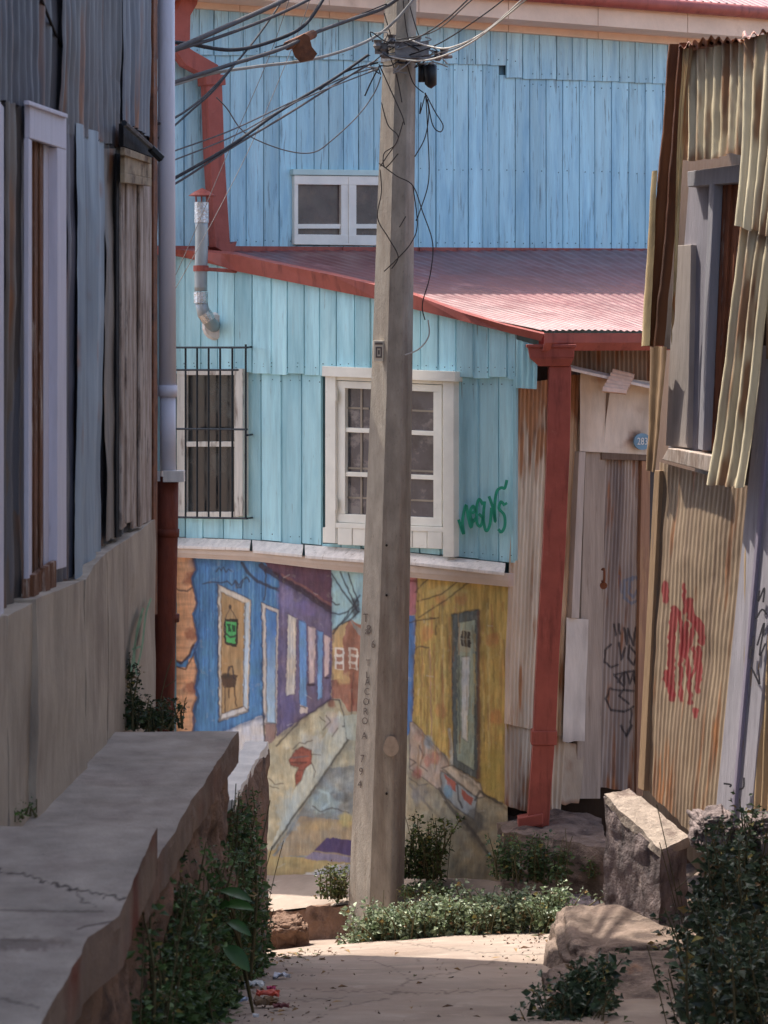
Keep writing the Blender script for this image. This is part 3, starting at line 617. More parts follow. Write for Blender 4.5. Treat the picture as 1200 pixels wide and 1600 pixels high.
mb.build('inner_bar', M('bar_paint', S(150, 138, 122), rough=.6, bump=0), win)
for y in (618, 788):
    mb = MB(); mb.tube([FR.at(525, y - 9, .065), FR.at(525, y + 9, .065)], .012, 8); mb.build('hinge', m_white, win)

# ---- barred window at left
mb = MB()
rect(mb, FR, 279, 578, 372, 586, .05, .06); rect(mb, FR, 279, 690, 365, 698, .035, .04); rect(mb, FR, 279, 800, 372, 808, .055, .07)
rect(mb, FR, 276, 578, 289, 806, .045, .05); rect(mb, FR, 366, 576, 379, 806, .06, .07)
bw = mb.build('barred_window', m_palepeel, bh, bevel=.002)
mb = MB(); rect(mb, FR, 285, 584, 368, 802, .012, .006); mb.build('pane', m_darkglass, bw)
mb = MB()
gn = .17
for x in (272, 290, 308, 326, 344, 363, 384):
    mb.tube([FR.at(x, 543 if x != 384 else 538, gn), FR.at(x, 810, gn)], .0085, 6)
for y, d in ((543, 0), (578, 0), (670, 1), (808, 2)):
    a, b = FR.at(266, y, gn), FR.at(386 if y != 578 else 372, y + d, gn); mb.tube([a, b], .008, 6)
for y in (543, 680, 810): mb.tube([FR.at(386, y, gn), FR.at(394, y - 1, .0)], .008, 6)
mb.build('window_grille', m_iron, bw)
# ---- flue
mb = MB(); fx = FR.at(330, 500, 0); 
c0 = FR.at(316, 330, .24)
fl = []
px_tube(mb, [(315, 345, 16.7), (315, 380, 16.7), (314, 425, 16.7), (314, 455, 16.7)], .047, 14, sub=3)
mb.tube([P(314, 470, 16.7), P(318, 490, 16.7), P(330, 506, 16.75), P(338, 512, 16.95)], .047, 14)
flue = mb.build('flue_pipe', m_zinc, bh, smooth=True)
for fa, fb in ((P(315, 316, 16.7), P(315, 348, 16.7)), (P(314, 456, 16.7), P(314, 474, 16.7)), (P(318, 488, 16.7), P(326, 500, 16.72))):
    mb = MB(); mb.tube([fa, fb], .052, 14); mb.build('foil_wrap', m_foil, flue)
mb = MB(); mb.tube([P(316, 306, 16.7), P(316, 300, 16.7), P(316, 294, 16.7)], [.1, .06, .004], 16)
for dx in (-9, 0, 9): mb.tube([P(315 + dx, 304, 16.7), P(315 + dx * .9, 320, 16.7)], .006, 5)
mb.build('flue_cap', m_red, flue)
mb = MB(); mb.tube([P(314, 415, 16.7), P(314, 424, 16.7)], .056, 14); mb.tube([P(318, 420, 16.66), P(372, 424, 16.75)], .014, 6); mb.build('flue_strap', m_red, flue)
mb = MB(); mb.tube([FR.at(338, 510, .02), FR.at(338, 510, .05)], [.105, .085], 18); mb.build('flue_collar', m_whitewood, flue)

# ---- low roof, verge flashing, gutter, downpipe
E0 = P(846, 516, 14.85); E1 = E0 + UU * 3.6
T0 = P(266, 388, 17.22); T1 = UP.at(1420, 388)
rn = (E1 - E0).cross(T0 - E0).normalized()
if rn.z < 0: rn = -rn
mb = MB(); sheet(mb, T0, T1, E1, E0, rn, .085, .0045, None, (1, 1, 1), .006, 40, 3, per=8)
roof = mb.build('roof', m_roof, bh, smooth=True)
mb = MB()
va = [(264, 389), (300, 392), (345, 396), (370, 398), (430, 412), (520, 430), (590, 446), (650, 462), (720, 488), (790, 508), (850, 522)]
vb = [(264, 398), (300, 405), (345, 416), (370, 424), (430, 436), (520, 454), (590, 468), (650, 484), (720, 501), (790, 519), (845, 533)]
top, mid, low = [], [], []
for (ax, ay), (bx, by) in zip(va, vb):
    p = FR.at(ax, ay, .02); top.append(FR.at(ax, ay - 4, -.04)); mid.append(FR.at(ax, ay, .085 + .01 * math.sin(ax * .05))); low.append(FR.at(bx, by, .075 + .012 * math.sin(bx * .08)))
vs = top + mid + low + [p - FR.N * .02 for p in low]; n = len(va)
mb.add(vs, [(r * n + i, r * n + i + 1, (r + 1) * n + i + 1, (r + 1) * n + i) for r in range(3) for i in range(n - 1)])
mb.build('verge_flashing', m_red, roof, smooth=False)
mb = MB()
ga, gb = E0 + Vector((-.02, -.03, -.03)), E1 + Vector((0, -.03, -.03))
dn = Vector((0, 0, -.09)); o1 = Vector((.03, -.075, 0)); 
prof = [Vector((0, 0, .0)), dn, dn + o1 * .7, o1 + Vector((0, 0, -.045)), o1 + Vector((0, 0, .012)), o1 * 1.12 + Vector((0, 0, .012)), o1 * 1.12 + Vector((0, 0, -.05)), dn + o1 * .75 + Vector((0, 0, -.012)), dn + Vector((0, 0, -.012))]
k = len(prof); vs = [ga + q for q in prof] + [gb + q for q in prof]
mb.add(vs, [(i, (i + 1) % k, k + (i + 1) % k, k + i) for i in range(k)] + [tuple(range(k))])
gut = mb.build('gutter', m_red, bh)
mb = MB()
def boxpipe(mb, pts, w, d):
    ring_ = []
    for (x, y, Y) in pts:
        c = P(x, y, Y)
        ring_.append([c + Vector((-w / 2, -d / 2, 0)), c + Vector((w / 2, -d / 2, 0)), c + Vector((w / 2, d / 2, 0)), c + Vector((-w / 2, d / 2, 0))])
    vs = [p for r in ring_ for p in r]; m = len(pts)
    fs = [(i * 4 + j, i * 4 + (j + 1) % 4, i * 4 + 4 + (j + 1) % 4, i * 4 + 4 + j) for i in range(m - 1) for j in range(4)] + [(3, 2, 1, 0), tuple((m - 1) * 4 + j for j in range(4))]
    mb.add(vs, fs)
YP = 14.88
boxpipe(mb, [(874, 572, YP), (872, 700, YP), (865, 860, YP), (856, 1010, YP), (850, 1145, YP)], .145, .11)
boxpipe(mb, [(850, 1140, YP - .003), (849, 1162, YP - .003)], .165, .125)
boxpipe(mb, [(849, 1162, YP), (843, 1240, YP), (840, 1290, YP)], .14, .105)
c = P(833, 1283, YP - .01); mb.hexa(*[c + Vector(q) for q in ((-.1, -.06, -.045), (.06, -.06, -.01), (.06, -.06, .06), (-.1, -.06, .03), (-.1, .05, -.045), (.06, .05, -.01), (.06, .05, .06), (-.1, .05, .03))])
dp = mb.build('downpipe', m_red, bh, bevel=.006)
mb = MB()
def tier(mb, y0, w0, y1, w1, cx0, cx1, d0, d1):
    a, b = P(cx0, y0, YP), P(cx1, y1, YP)
    q = lambda c, w, d: [c + Vector((-w, -d, 0)), c + Vector((w, -d, 0)), c + Vector((w, d, 0)), c + Vector((-w, d, 0))]
    A, B_ = q(a, w0, d0), q(b, w1, d1); mb.add(A + B_, [(0, 1, 5, 4), (1, 2, 6, 5), (2, 3, 7, 6), (3, 0, 4, 7), (0, 3, 2, 1), (4, 5, 6, 7)])
tier(mb, 538, .16, 543, .16, 860, 860, .1, .1); tier(mb, 543, .148, 559, .142, 860, 861, .09, .088); tier(mb, 559, .142, 572, .1, 861, 865, .088, .07)
mb.build('rain_hopper', m_red, dp, bevel=.004)
mb = MB()                                                    # NEGUS tag in green spray
gs = lambda pts: [(400 + x / 3, 500 + y / 3) for x, y in pts]
for st in ([(950, 935), (960, 968), (974, 1002), (968, 940), (984, 868), (994, 920), (1008, 972), (1016, 930)], [(1003, 905), (1026, 898), (1018, 872), (1004, 900), (1014, 946), (1034, 924)], [(1064, 866), (1046, 840), (1034, 880), (1036, 950), (1052, 966), (1062, 930), (1044, 908)],
           [(1072, 850), (1066, 930), (1078, 988), (1096, 960), (1104, 880)], [(1092, 826), (1110, 880), (1122, 946), (1118, 880), (1128, 806), (1150, 786), (1166, 788), (1176, 750)], [(1166, 870), (1148, 852), (1140, 884), (1164, 916), (1166, 966), (1150, 994), (1136, 980)], [(1168, 856), (1174, 866)]):
    ribbon(mb, FR, gs(st), 4.6, .045, (1, 1, 1))
mb.build('graffiti', M('green_spray', S(30, 150, 120), .2, 20, rough=.6, bump=0), bh)
# tin side wall of the same house, behind the downpipe
mb = MB(); T = TI
cream, creamd = (232, 216, 190), (196, 174, 146)
mb.slab(T, [(803, 540), (1250, 540), (1250, 1420), (803, 1400)][::-1], -.06, .15, lin((70, 58, 48)))
sheet(mb, T.at(805, 600, .0), T.at(866, 592, .0), T.at(842, 1142, .0), T.at(787, 1131, .03), T.N, .034, .005, tin(cream, creamd, .42, .5, .0, 3, rc=(176, 112, 56)), wob=.015, ragged=.006, seed=3, nv=160)
sheet(mb, T.at(789, 1128, .0), T.at(842, 1140, .0), T.at(834, 1272, .03), T.at(788, 1257, .05), T.N, .034, .005, tin((206, 192, 170), (160, 140, 118), .3, .1, .2, 5), wob=.012, ragged=.01, seed=5, nv=60)
sheet(mb, T.at(866, 585, .01), T.at(912, 586, .01), T.at(890, 1160, .01), T.at(842, 1150, .01), T.N, .034, .005, tin((226, 206, 176), (186, 158, 124), .5, .5, .0, 8), wob=.02, ragged=.01, seed=8, nv=160)
sheet(mb, T.at(842, 1150, .02), T.at(884, 1150, .02), T.at(874, 1292, .05), T.at(845, 1262, .05), T.N, .05, .004, tin((200, 184, 160), (160, 140, 116), .35, .0, .3, 9), wob=.02, ragged=.02, seed=9, nv=60, curl=.05)
sheet(mb, T.at(884, 538, -.03), T.at(1030, 532, -.03), T.at(1030, 606, -.03), T.at(884, 600, -.03), T.N, .04, .006, tin((150, 124, 100), (110, 88, 70), .4, 0, 0, 12), seed=12)
mb.build('tin_side_wall', m_tin, bh, smooth=True)
mb = MB()
sheet(mb, FR.at(806, 530, .05), FR.at(840, 540, .05), FR.at(838, 608, .05), FR.at(806, 606, .05), FR.N, .05, .008, None, (.95, .98, .95), .004, 20, 4)
mb.build('corner_flashing', m_blue, bh, smooth=True)

# ================================================================== TIN LEAN-TO WITH THE DOOR
lt = thing('tin_lean_to', 'patched tin porch with corrugated door, number plate and small tin canopy left of leaning shack', 'shed', T.at(960, 1235, .0))
mb = MB()
sheet(mb, T.at(906, 580, .05), T.at(1040, 600, .05), T.at(1040, 712, .05), T.at(905, 705, .05), T.N, 0, 0, tin((222, 208, 190), (190, 172, 150), .12, .05, .08, 21, sx=.3, sy=.3), wob=.02, seed=21, nv=40)
sheet(mb, T.at(948, 600, .058), T.at(954, 604, .064), T.at(946, 660, .062), T.at(944, 700, .056), T.N, 0, 0, tin((120, 98, 78), (90, 70, 56), .3, seed=2), wob=.0, seed=21, nv=10)
wp = mb.build('wall_panel', m_tin, lt, smooth=True)
mb = MB()
sheet(mb, T.at(886, 965, .05), T.at(920, 968, .05), T.at(914, 1160, .06), T.at(880, 1158, .06), T.N, 0, 0, tin((214, 206, 194), (168, 158, 150), .15, .1, .3, 22, sx=.2, sy=.3), wob=.012, seed=22, ragged=.01)
sheet(mb, T.at(880, 1160, .03), T.at(915, 1164, .03), T.at(906, 1256, .06), T.at(876, 1256, .05), T.N, 0, 0, tin((186, 170, 148), (140, 122, 104), .3, .2, .5, 23, sx=.2, sy=.3), wob=.03, seed=23, ragged=.015, curl=.05)
mb.build('patch_panel', m_tin, lt, smooth=True)
mb = MB()
mb.slab(T, [(915, 706), (946, 706), (938, 1248), (900, 1248)][::-1], .03, .05, (.78, .74, .70))
mb.slab(T, [(905, 706), (915, 706), (905, 966), (893, 966)][::-1], .06, .08, (1.05, 1.05, 1.05))
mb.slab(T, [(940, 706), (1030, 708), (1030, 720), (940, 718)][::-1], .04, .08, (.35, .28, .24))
mb.build('door_frame', M('grey_timber', S(188, 176, 164), .2, 4, VST, .85, .4, 16, [('a', S(110, 88, 70), 5, .6, .72, .6, (4, 4, .5))]), lt, bevel=.002)
def door_tag(px, py, c):
    p = Paint(px, py, c); K = (40, 36, 40); B = (84, 112, 140)
    t = lambda pts: [(750 + x / 2.667, 900 + y / 2.667) for x, y in pts]
    p.line(t([(640, 5), (600, 20), (600, 90), (630, 115), (670, 95), (680, 40), (650, 5), (625, 20), (620, 70), (640, 90), (655, 60)]), 2.0, B, .55); p.line(t([(580, 0), (590, 70)]), 1.5, B, .4)
    for st in ([(560, 200), (565, 245)], [(578, 200), (582, 240)], [(600, 215), (612, 285), (615, 220), (640, 290), (648, 215)], [(655, 270), (665, 190)], [(545, 285), (522, 310), (520, 360), (545, 380), (575, 370)], [(580, 280), (590, 350), (605, 300)], [(625, 290), (615, 340), (640, 370), (655, 330), (630, 300)],
               [(560, 412), (600, 400), (640, 395)], [(565, 420), (600, 460), (600, 400), (575, 440)], [(610, 400), (625, 450), (640, 400), (650, 450)], [(640, 480), (580, 475), (540, 470), (525, 510), (545, 560), (600, 565), (640, 545)], [(600, 470), (580, 500), (620, 530)],
               [(632, 560), (628, 620), (610, 665)], [(588, 625), (610, 668), (632, 625)], [(640, 430), (655, 460)]): p.line(t(st), 1.7, K, .85)
    return p.c
mb = MB()
sheet(mb, T.at(946, 718, .0), T.at(1012, 720, .0), T.at(1006, 1242, .0), T.at(916, 1226, .01), T.N, .033, .005, tin((172, 158, 146), (124, 112, 106), .2, .12, .15, 31, extra=door_tag), wob=.012, ragged=.01, seed=31, nv=260, per=8)
door = mb.build('door', m_tin, lt, smooth=True)
mb = MB(); px_tube(mb, [(941, 890, 15.12), (944, 890, 15.05), (944, 908, 15.05), (941, 908, 15.12)], .008, 6); mb.tube([P(943, 915, 15.12), P(943, 915, 15.06)], .025, 10); mb.build('latch', m_rust, door)
mb = MB(); mb.slab(T, [(1003, 720), (1016, 722), (1012, 1246), (994, 1242)][::-1], .03, .05, (1, 1, 1))
mb.build('door_post', M('red_orange_post', S(160, 122, 96), .25, 5, VST, .8, .3, 20, [('a', S(190, 150, 110), 4, .5, .65, .8, (3, 3, .6))]), lt)
mb = MB()
a, b = T.at(890, 570, .05), T.at(1040, 604, .05); o = Vector((0, -.14, -.02)); d = Vector((0, 0, -.018))
mb.hexa(a + o, b + o, b, a, a + o + d, b + o + d, b + d, a + d)
can = mb.build('canopy', m_whitewood, lt)
mb = MB()
q = [T.at(958, 578, .1), T.at(1020, 592, .1), T.at(984, 600, .30), T.at(940, 606, .32)]
sheet(mb, q[0], T.at(992, 586, .1), T.at(978, 615, .3), T.at(940, 611, .3), Vector((0, -.3, 1)).normalized(), 0, 0, None, lin((226, 190, 164)), .004, 30, 3)
pos = mb.v[0]; n_ = len(pos); h = np.linspace(0, 1, 30).repeat(n_ // 30); mb.v[0] = pos + np.array((0, -.3, .95))[None, :] * (.014 * np.sin(h * 2 * np.pi * 6))[:, None]
mb.build('canopy_sheet', m_tin, can, smooth=True)
mb = MB()
cx, cy = 1004, 690; ringp = [T.at(cx + 13 * math.cos(a), cy + 13 * math.sin(a), .085) for a in np.linspace(0, 2 * math.pi, 28, endpoint=False)]
bk = [p - T.N * .012 for p in ringp]; mb.add(ringp + bk, [tuple(range(28))] + [(i, (i + 1) % 28, 28 + (i + 1) % 28, 28 + i) for i in range(28)])
npl = mb.build('number_plate', M('plate_blue', S(112, 152, 176), .15, 20, rough=.4, bump=.1), lt)
mb = MB(); text_mesh(mb, '283', T, 1004, 690, 11, .089, (1, 1, 1), sq=.72); mb.build('plate_number', M('plate_white', S(238, 236, 228), .05, rough=.5, bump=0), npl)

# stone doorstep
mb = MB()
a, b = G(784, 1296, -3.18), G(948, 1312, -3.14)
st = [Vector((a.x, a.y - .12, -3.62)), Vector((b.x, b.y - .25, -3.62)), Vector((b.x, b.y + .55, -3.62)), Vector((a.x, a.y + .55, -3.62))]
rough(mb, st + [Vector((p.x, p.y, -3.16 + .02 * i)) for i, p in enumerate(st)], .035, .035, 5, 4)
tag(mb.build('doorstep', m_rock, smooth=True), 'worn stone doorstep with a weed growing over it, below the red downpipe', 'step')

# ================================================================== TALL BLUE HOUSE BEHIND
th = thing('tall_blue_house', 'tall sky blue boarded house with cream fascia behind the red tin roof', 'house', UP.at(640, 1400))
fas = lambda x: 10 + .076 * (x - 300)
mb = MB()
ba = lambda x: 389 + (x - 275) * .006
rowseam = lambda x: 80 + .02 * (x - 275) if x < 460 else (88 + .03 * (x - 460) if x < 790 else 118 + .042 * (x - 815))
mb.slab(UP, [(235, -20), (1500, 70), (1500, 1460), (235, 1460)][::-1], -.03, .15, (.3, .3, .3))
boards(mb, UP, 240, 1500, 25, rowseam, ba, 0, .022, 1.2, 11, .005, .10, 2, flat=True, skip=[(455, 615, 268, 384)])
boards(mb, UP, 240, 1500, 25, lambda x: fas(x) - 6, lambda x: rowseam(x) + 4, .024, .02, 1.2, 12, .005, .10, 1, flat=True)
nails(mb, UP, 352, 455, 27, (lambda x: ba(x) - 14, lambda x: rowseam(x) + 14), .008, 4); nails(mb, UP, 650, 1040, 27, (lambda x: ba(x) - 14, lambda x: rowseam(x) + 14, lambda x: 250 + .02 * x), .008, 5); nails(mb, UP, 300, 1040, 27, (lambda x: rowseam(x) - 4,), .034, 6)
mb.build('wall', m_blue2, th, bevel=.002)
mb = MB()
for (f0, f1, n) in ((-32, 0 - 22, .33), (-22, -3, .30), (-3, 4, .22)):
    pass
xs = list(range(235, 1560, 140))
for a, b in zip(xs, xs[1:]):
    q = lambda y0, y1, n, t: mb.slab(UP, [(a, fas(a) + y0), (b - .8, fas(b) + y0), (b - .8, fas(b) + y1), (a, fas(a) + y1)][::-1], n, t)
    q(-20, 2, .07, .1); q(-58, -18, .38, .42)
mb.build('fascia', m_cream, th, bevel=.003)
mb = MB()
a, b = UP.at(220, fas(220) - 58, .44), UP.at(1600, fas(1600) - 58, .44)
mb.tube([a, b], .055, 10)
top_gutter = mb.build('gutter', m_red, th, smooth=True); mb = MB()
bk = Vector((-.555, .832, .42)) * 4.5
rn2 = (b - a).cross(bk).normalized(); rn2 = -rn2 if rn2.z < 0 else rn2
up = Vector((0, 0, .05))
sheet(mb, a + bk + up, b + bk + up, b + up, a + up, rn2, .09, .01, None, seed=2, nv=12)
mb.build('roof', m_roof, th, smooth=True)
mb = MB()                                                    # side wall and gable behind, seen only from the side
for p0 in (UP.at(236, 530, -.05), UP.at(1495, 530, -.05)):
    mb = MB(); p1 = p0 + Vector((-.555, .832, 0)) * 4.3; zt0 = 2.4; s_ = UU * .1
    mb.hexa(p0 + Vector((0, 0, -4.6)), p0 + s_ + Vector((0, 0, -4.6)), p0 + s_ + Vector((0, 0, zt0)), p0 + Vector((0, 0, zt0)), p1 + Vector((0, 0, -4.6)), p1 + s_ + Vector((0, 0, -4.6)), p1 + s_ + Vector((0, 0, zt0 + 1.7)), p1 + Vector((0, 0, zt0 + 1.7)))
    mb.build('side_wall', m_blue2, th)
mb = MB()
for xa in range(236, 1500, 60): mb.slab(UP, [(xa, 384 + (xa - 275) * .006), (xa + 59.5, 384.4 + (xa - 275) * .006), (xa + 59.5, 398 + (xa - 275) * .006), (xa, 398 + (xa - 275) * .006)][::-1], .045 + (xa % 7) * .002, .04)
mb.build('base_flashing', m_red, th)
mb = MB()
ring(mb, UP, 460, 274, 612, 382, (6, 14, 6, 16), .035, .06, .012); rect(mb, UP, 533, 288, 557, 368, .032, .05); rect(mb, UP, 545, 276, 546, 380, .04, .02)
rect(mb, UP, 458, 264, 614, 273, .045, .05, .012, col=(.62, .85, .92))
uw = mb.build('window', m_white, th, bevel=.003)
mb = MB(); rect(mb, UP, 464, 350, 536, 357, .025, .03); rect(mb, UP, 555, 350, 608, 357, .025, .03); mb.build('glazing_bar', m_white, uw)
mb = MB(); rect(mb, UP, 462, 282, 610, 372, .004, .006); mb.build('pane', M('dusty_glass', S(96, 84, 78), .3, 5, rough=.25, bump=0, spots=[('a', S(130, 110, 92), 6, .5, .7, .6)]), uw)
mb = MB()
def upipe(pts, w=.13, d=.1, n=.12):
    r = []
    for i, (x, y) in enumerate(pts):
        c = UP.at(x, y, n); x0, y0 = pts[max(i - 1, 0)]; x1, y1 = pts[min(i + 1, len(pts) - 1)]
        t = Vector((x1 - x0, -(y1 - y0))).normalized(); s = UP.U * t.y * -1 + Vector((0, 0, 1)) * t.x
        s = s.normalized() * w / 2; r += [c + s + UP.N * d / 2, c - s + UP.N * d / 2, c - s - UP.N * d / 2, c + s - UP.N * d / 2]
    m = len(pts); mb.add(r, [(i * 4 + j, i * 4 + (j + 1) % 4, i * 4 + 4 + (j + 1) % 4, i * 4 + 4 + j) for i in range(m - 1) for j in range(4)] + [(3, 2, 1, 0), tuple((m - 1) * 4 + j for j in range(4))])
upipe([(296, -30), (292, 2), (281, 22), (280, 78), (292, 92), (328, 112), (330, 125)]); upipe([(330, 124), (334, 240), (343, 384), (362, 390)])
upipe([(330, 118), (331, 134)], .17, .13)
mb.build('downpipe', m_red, th, bevel=.005)

# ================================================================== LEFT HOUSE
lh = thing('zinc_house', 'dark weathered zinc clad house with white window trim on the left of the alley', 'house', LE.at(165, 1136))
pltop = lambda x: interp([(-400, 1180), (0, 968), (40, 950), (60, 935), (118, 910), (135, 905), (165, 868), (185, 832), (200, 815), (243, 812)], x)
mb = MB()
gz = (98, 98, 104); gzd = (64, 62, 66)
def lsheet(x0, x1, y0, y1a, y1b, n, base, dark, seed, pitch=.11, amp=.008, rust=.1, y0b=None):
    sheet(mb, LE.at(x0, y0, n), LE.at(x1, y0b if y0b is not None else y0, n), LE.at(x1, y1b, n), LE.at(x0, y1a, n), LE.N, pitch, amp, tin(base, dark, rust, .05, .05, seed, sx=.12, sy=1.6), wob=.02, seed=seed, ragged=.008, nv=60)
# far-field extension towards the viewer, then the visible lengths
A0 = LE.at(243, 530); Ldir = Vector((200 / F, 1, 0)).normalized(); 
near = A0 - Ldir * 8.0
TOPZ = 6.6
def lv(s, z, n=0): 
    p = A0 - Ldir * s + LE.N * n; return Vector((p.x, p.y, z))
sheet(mb, lv(8.5, TOPZ), lv(0, TOPZ), lv(0, -1.05), lv(8.5, -1.05), LE.N, .11, .009, tin(gz, gzd, .04, .0, .0, 41, sx=.14, sy=2.4), wob=.02, seed=41, nv=90)
lsheet(-20, 70, -260, 150, 175, .02, (88, 88, 96), (60, 60, 70), 42, rust=.02)
lsheet(92, 196, -300, 205, 232, .018, (98, 96, 100), (66, 66, 72), 43, rust=.0)
lsheet(194, 240, -300, 190, 215, .03, (112, 114, 122), (76, 80, 92), 44, rust=.0)
lsheet(103, 122, 195, 905, 900, .012, (112, 110, 120), (80, 80, 92), 47)
lsheet(164, 182, 232, 846, 838, .028, (122, 112, 104), (84, 76, 72), 45, pitch=.2, amp=.004)
lsheet(6, 38, 158, 962, 955, .012, (104, 94, 88), (70, 64, 62), 46, rust=.08, y0b=165)
mb.build('zinc_siding', m_tin_l, lh, smooth=True)
mb = MB()
sheet(mb, LE.at(121, 192, .03), LE.at(165, 212, .03), LE.at(158, 872, .03), LE.at(117, 906, .03), LE.N, .3, .012, tin((148, 162, 174), (120, 134, 148), .02, .02, .06, 48, sx=.06, sy=.5), wob=.012, seed=48, ragged=.01, nv=120)
mb.build('blue_grey_panel', m_tin_l, lh, smooth=True)
# body behind the skin, unseen back wing added to shade the path, and roof
mb = MB()
mb.add([lv(8.5, -3.5, -.06), lv(.02, -4.2, -.06), lv(.02, TOPZ, -.06), lv(8.5, TOPZ, -.06), lv(8.5, -3.5, -4), lv(.02, -4.2, -4), lv(.02, TOPZ, -4), lv(8.5, TOPZ, -4)],
       [(0, 1, 2, 3), (5, 4, 7, 6), (4, 0, 3, 7), (1, 5, 6, 2), (4, 5, 1, 0), (3, 2, 6, 7)], lin((96, 92, 96)))
W0 = Vector((-1.75, 0, 0))
mb.box((-5.2, 11.0, -4.3), (-1.75, 14.2, 7.6), lin((110, 106, 108)))
mb.build('body_and_shade_wing', m_tin_l, lh)
mb = MB()
for q in ([lv(8.6, TOPZ, .3), lv(-.3, TOPZ, .3), lv(-.3, TOPZ + 1.1, -2.1), lv(8.6, TOPZ + 1.1, -2.1)], [lv(8.6, TOPZ + 1.1, -2.1), lv(-.3, TOPZ + 1.1, -2.1), lv(-.3, TOPZ, -4.3), lv(8.6, TOPZ, -4.3)]):
    n_ = (q[1] - q[0]).cross(q[3] - q[0]).normalized(); n_ = n_ if n_.z > 0 else -n_
    sheet(mb, q[3], q[2], q[1], q[0], n_, .11, .01, None, lin((130, 110, 100)), .01, 12)
mb.build('roof', m_tin_l, lh, smooth=True)
# plinth of stained plaster: piers of differing projection
mb = MB()
segs = [(-500, 12, .078), (12, 57, .07), (57, 134, .088), (134, 168, .072), (168, 243.5, .06)]
for i, (a, b, n) in enumerate(segs):
    xs = np.linspace(a, b, max(3, int((b - a) / 10)))
    for x0, x1 in zip(xs, xs[1:]):
        pass
    z_b = -2.6
    c = [LE.at(a, 1600, n), LE.at(b, 1600, n)]
    pa, pb = LE.at(a, pltop(a), n), LE.at(b - .3, pltop(b), n)
    rough(mb, [Vector((pa.x, pa.y, -4.2 if i == 4 else z_b)), Vector((pb.x, pb.y, -4.2 if i == 4 else z_b)), Vector((pb.x, pb.y, 0)) - LE.N * .3 + Vector((0, 0, -4.2 if i == 4 else z_b)), Vector((pa.x, pa.y, 0)) - LE.N * .3 + Vector((0, 0, -4.2 if i == 4 else z_b)),
               pa, pb, pb - LE.N * .3, pa - LE.N * .3], .045, .010, 2.6, i)
pl_ = mb.build('plinth', m_plaster, lh, smooth=True)
mb = MB()
for st in ([(236, 935), (228, 960), (222, 1010), (215, 1040)], [(224, 950), (214, 985), (210, 1030), (214, 1055)], [(205, 1050), (212, 1000), (222, 960)], [(206, 1015), (220, 1010)]): ribbon(mb, LE, st, 3, .085, (1, 1, 1))
mb.build('graffiti', M('pale_green_spray', S(120, 150, 120), .3, 20, rough=.8, bump=0), pl_)
# first window
def lrect(mb, x0, x1, ya0, ya1, yb0, yb1, n, t, col=(1, 1, 1)): mb.slab(LE, [(x0, ya0), (x1, yb0), (x1, yb1), (x0, ya1)][::-1], n, t, col)
mb = MB()
lrect(mb, 47, 104, 162, 216, 181, 234, .05, .02); lrect(mb, 45, 50, 216, 928, 219, 924, .048, .018); lrect(mb, 90, 104, 230, 890, 234, 886, .048, .05)
lrect(mb, 46, 106, 157, 164, 178, 185, .062, .02)
w1 = mb.build('trimmed_window', m_palewood, lh, bevel=.003)
mb = MB(); lrect(mb, 46, 72, 218, 905, 228, 890, .012, .008); lrect(mb, 54, 58, 220, 900, 222, 898, .018, .006); lrect(mb, 63, 66, 222, 896, 224, 893, .02, .006); mb.build('sash', m_brownwood, w1)
mb = MB(); lrect(mb, 69, 92, 226, 892, 232, 888, .016, .006); mb.build('reveal', m_palewood, w1)
for k in range(5):
    mb = MB(); lrect(mb, 44 + k * 9, 52 + k * 9, 905 - k * 6, 955 - k * 7, 900 - k * 6, 950 - k * 7, .05 + (k % 2) * .012, .02); mb.build('window_ledge', m_brownwood, w1)
mb = MB(); lrect(mb, -14, 6, 140, 1000, 168, 968, .04, .02); mb.build('corner_trim', m_palewood, lh)
# second window, weathered
mb = MB()
lrect(mb, 190, 198, 285, 828, 285, 822, .05, .012); lrect(mb, 198, 207, 285, 818, 285, 815, .058, .012); lrect(mb, 207, 218, 288, 826, 288, 822, .045, .012); lrect(mb, 219, 224, 288, 824, 288, 820, .06, .012); lrect(mb, 224, 237, 290, 818, 290, 816, .045, .012)
w2 = mb.build('weathered_window', m_peel, lh, bevel=.003)
mb = MB()
for k, (h0, h1) in enumerate(((0, 12), (12, 40), (40, 55))): lrect(mb, 195, 237, 230 + h0, 230 + h1 + .5, 246 + h0 * .82, 246 + h1 * .82, (.092, .08, .086)[k], .02)
mb.build('carved_header', M('ochre_wood', S(158, 138, 112), .3, 8, rough=.85, bump=.5, spots=[('a', S(80, 58, 44), 7, .5, .62, .8)]), w2, bevel=.003)
mb = MB(); lrect(mb, 193, 240, 193, 228, 232, 246, .06, .02, (.3, .3, .3)); lrect(mb, 182, 190, 240, 840, 240, 838, .04, .008, (.35, .35, .35)); mb.build('gap_shade', M('gap_shade_black', S(48, 42, 42), .3, 6, rough=.9, bump=.3), w2)  # dark strips standing in for the shaded gaps round the window
mb = MB(); mb.tube([LE.at(194, 192, .1), LE.at(236, 230, .1)], .013, 6); mb.tube([LE.at(236, 232, .1), LE.at(252, 248, .14)], .02, 6); mb.build('gutter_bracket', m_iron, w2)
mb = MB(); lrect(mb, 240, 246, -300, 960, -300, 960, .04, .02); mb.build('corner_strip', m_rust, lh)
mb = MB(); mb.tube([P(259, -400, 11.02), P(260, 200, 11.0), P(262, 604, 11.0)], .041, 16); mb.tube([P(262, 602, 11.0), P(262, 620, 11.0)], .046, 16); mb.tube([P(262, 618, 11.0), P(262.5, 735, 11.0)], .038, 16)
pp = mb.build('white_downpipe', m_pvc, lh, smooth=True)
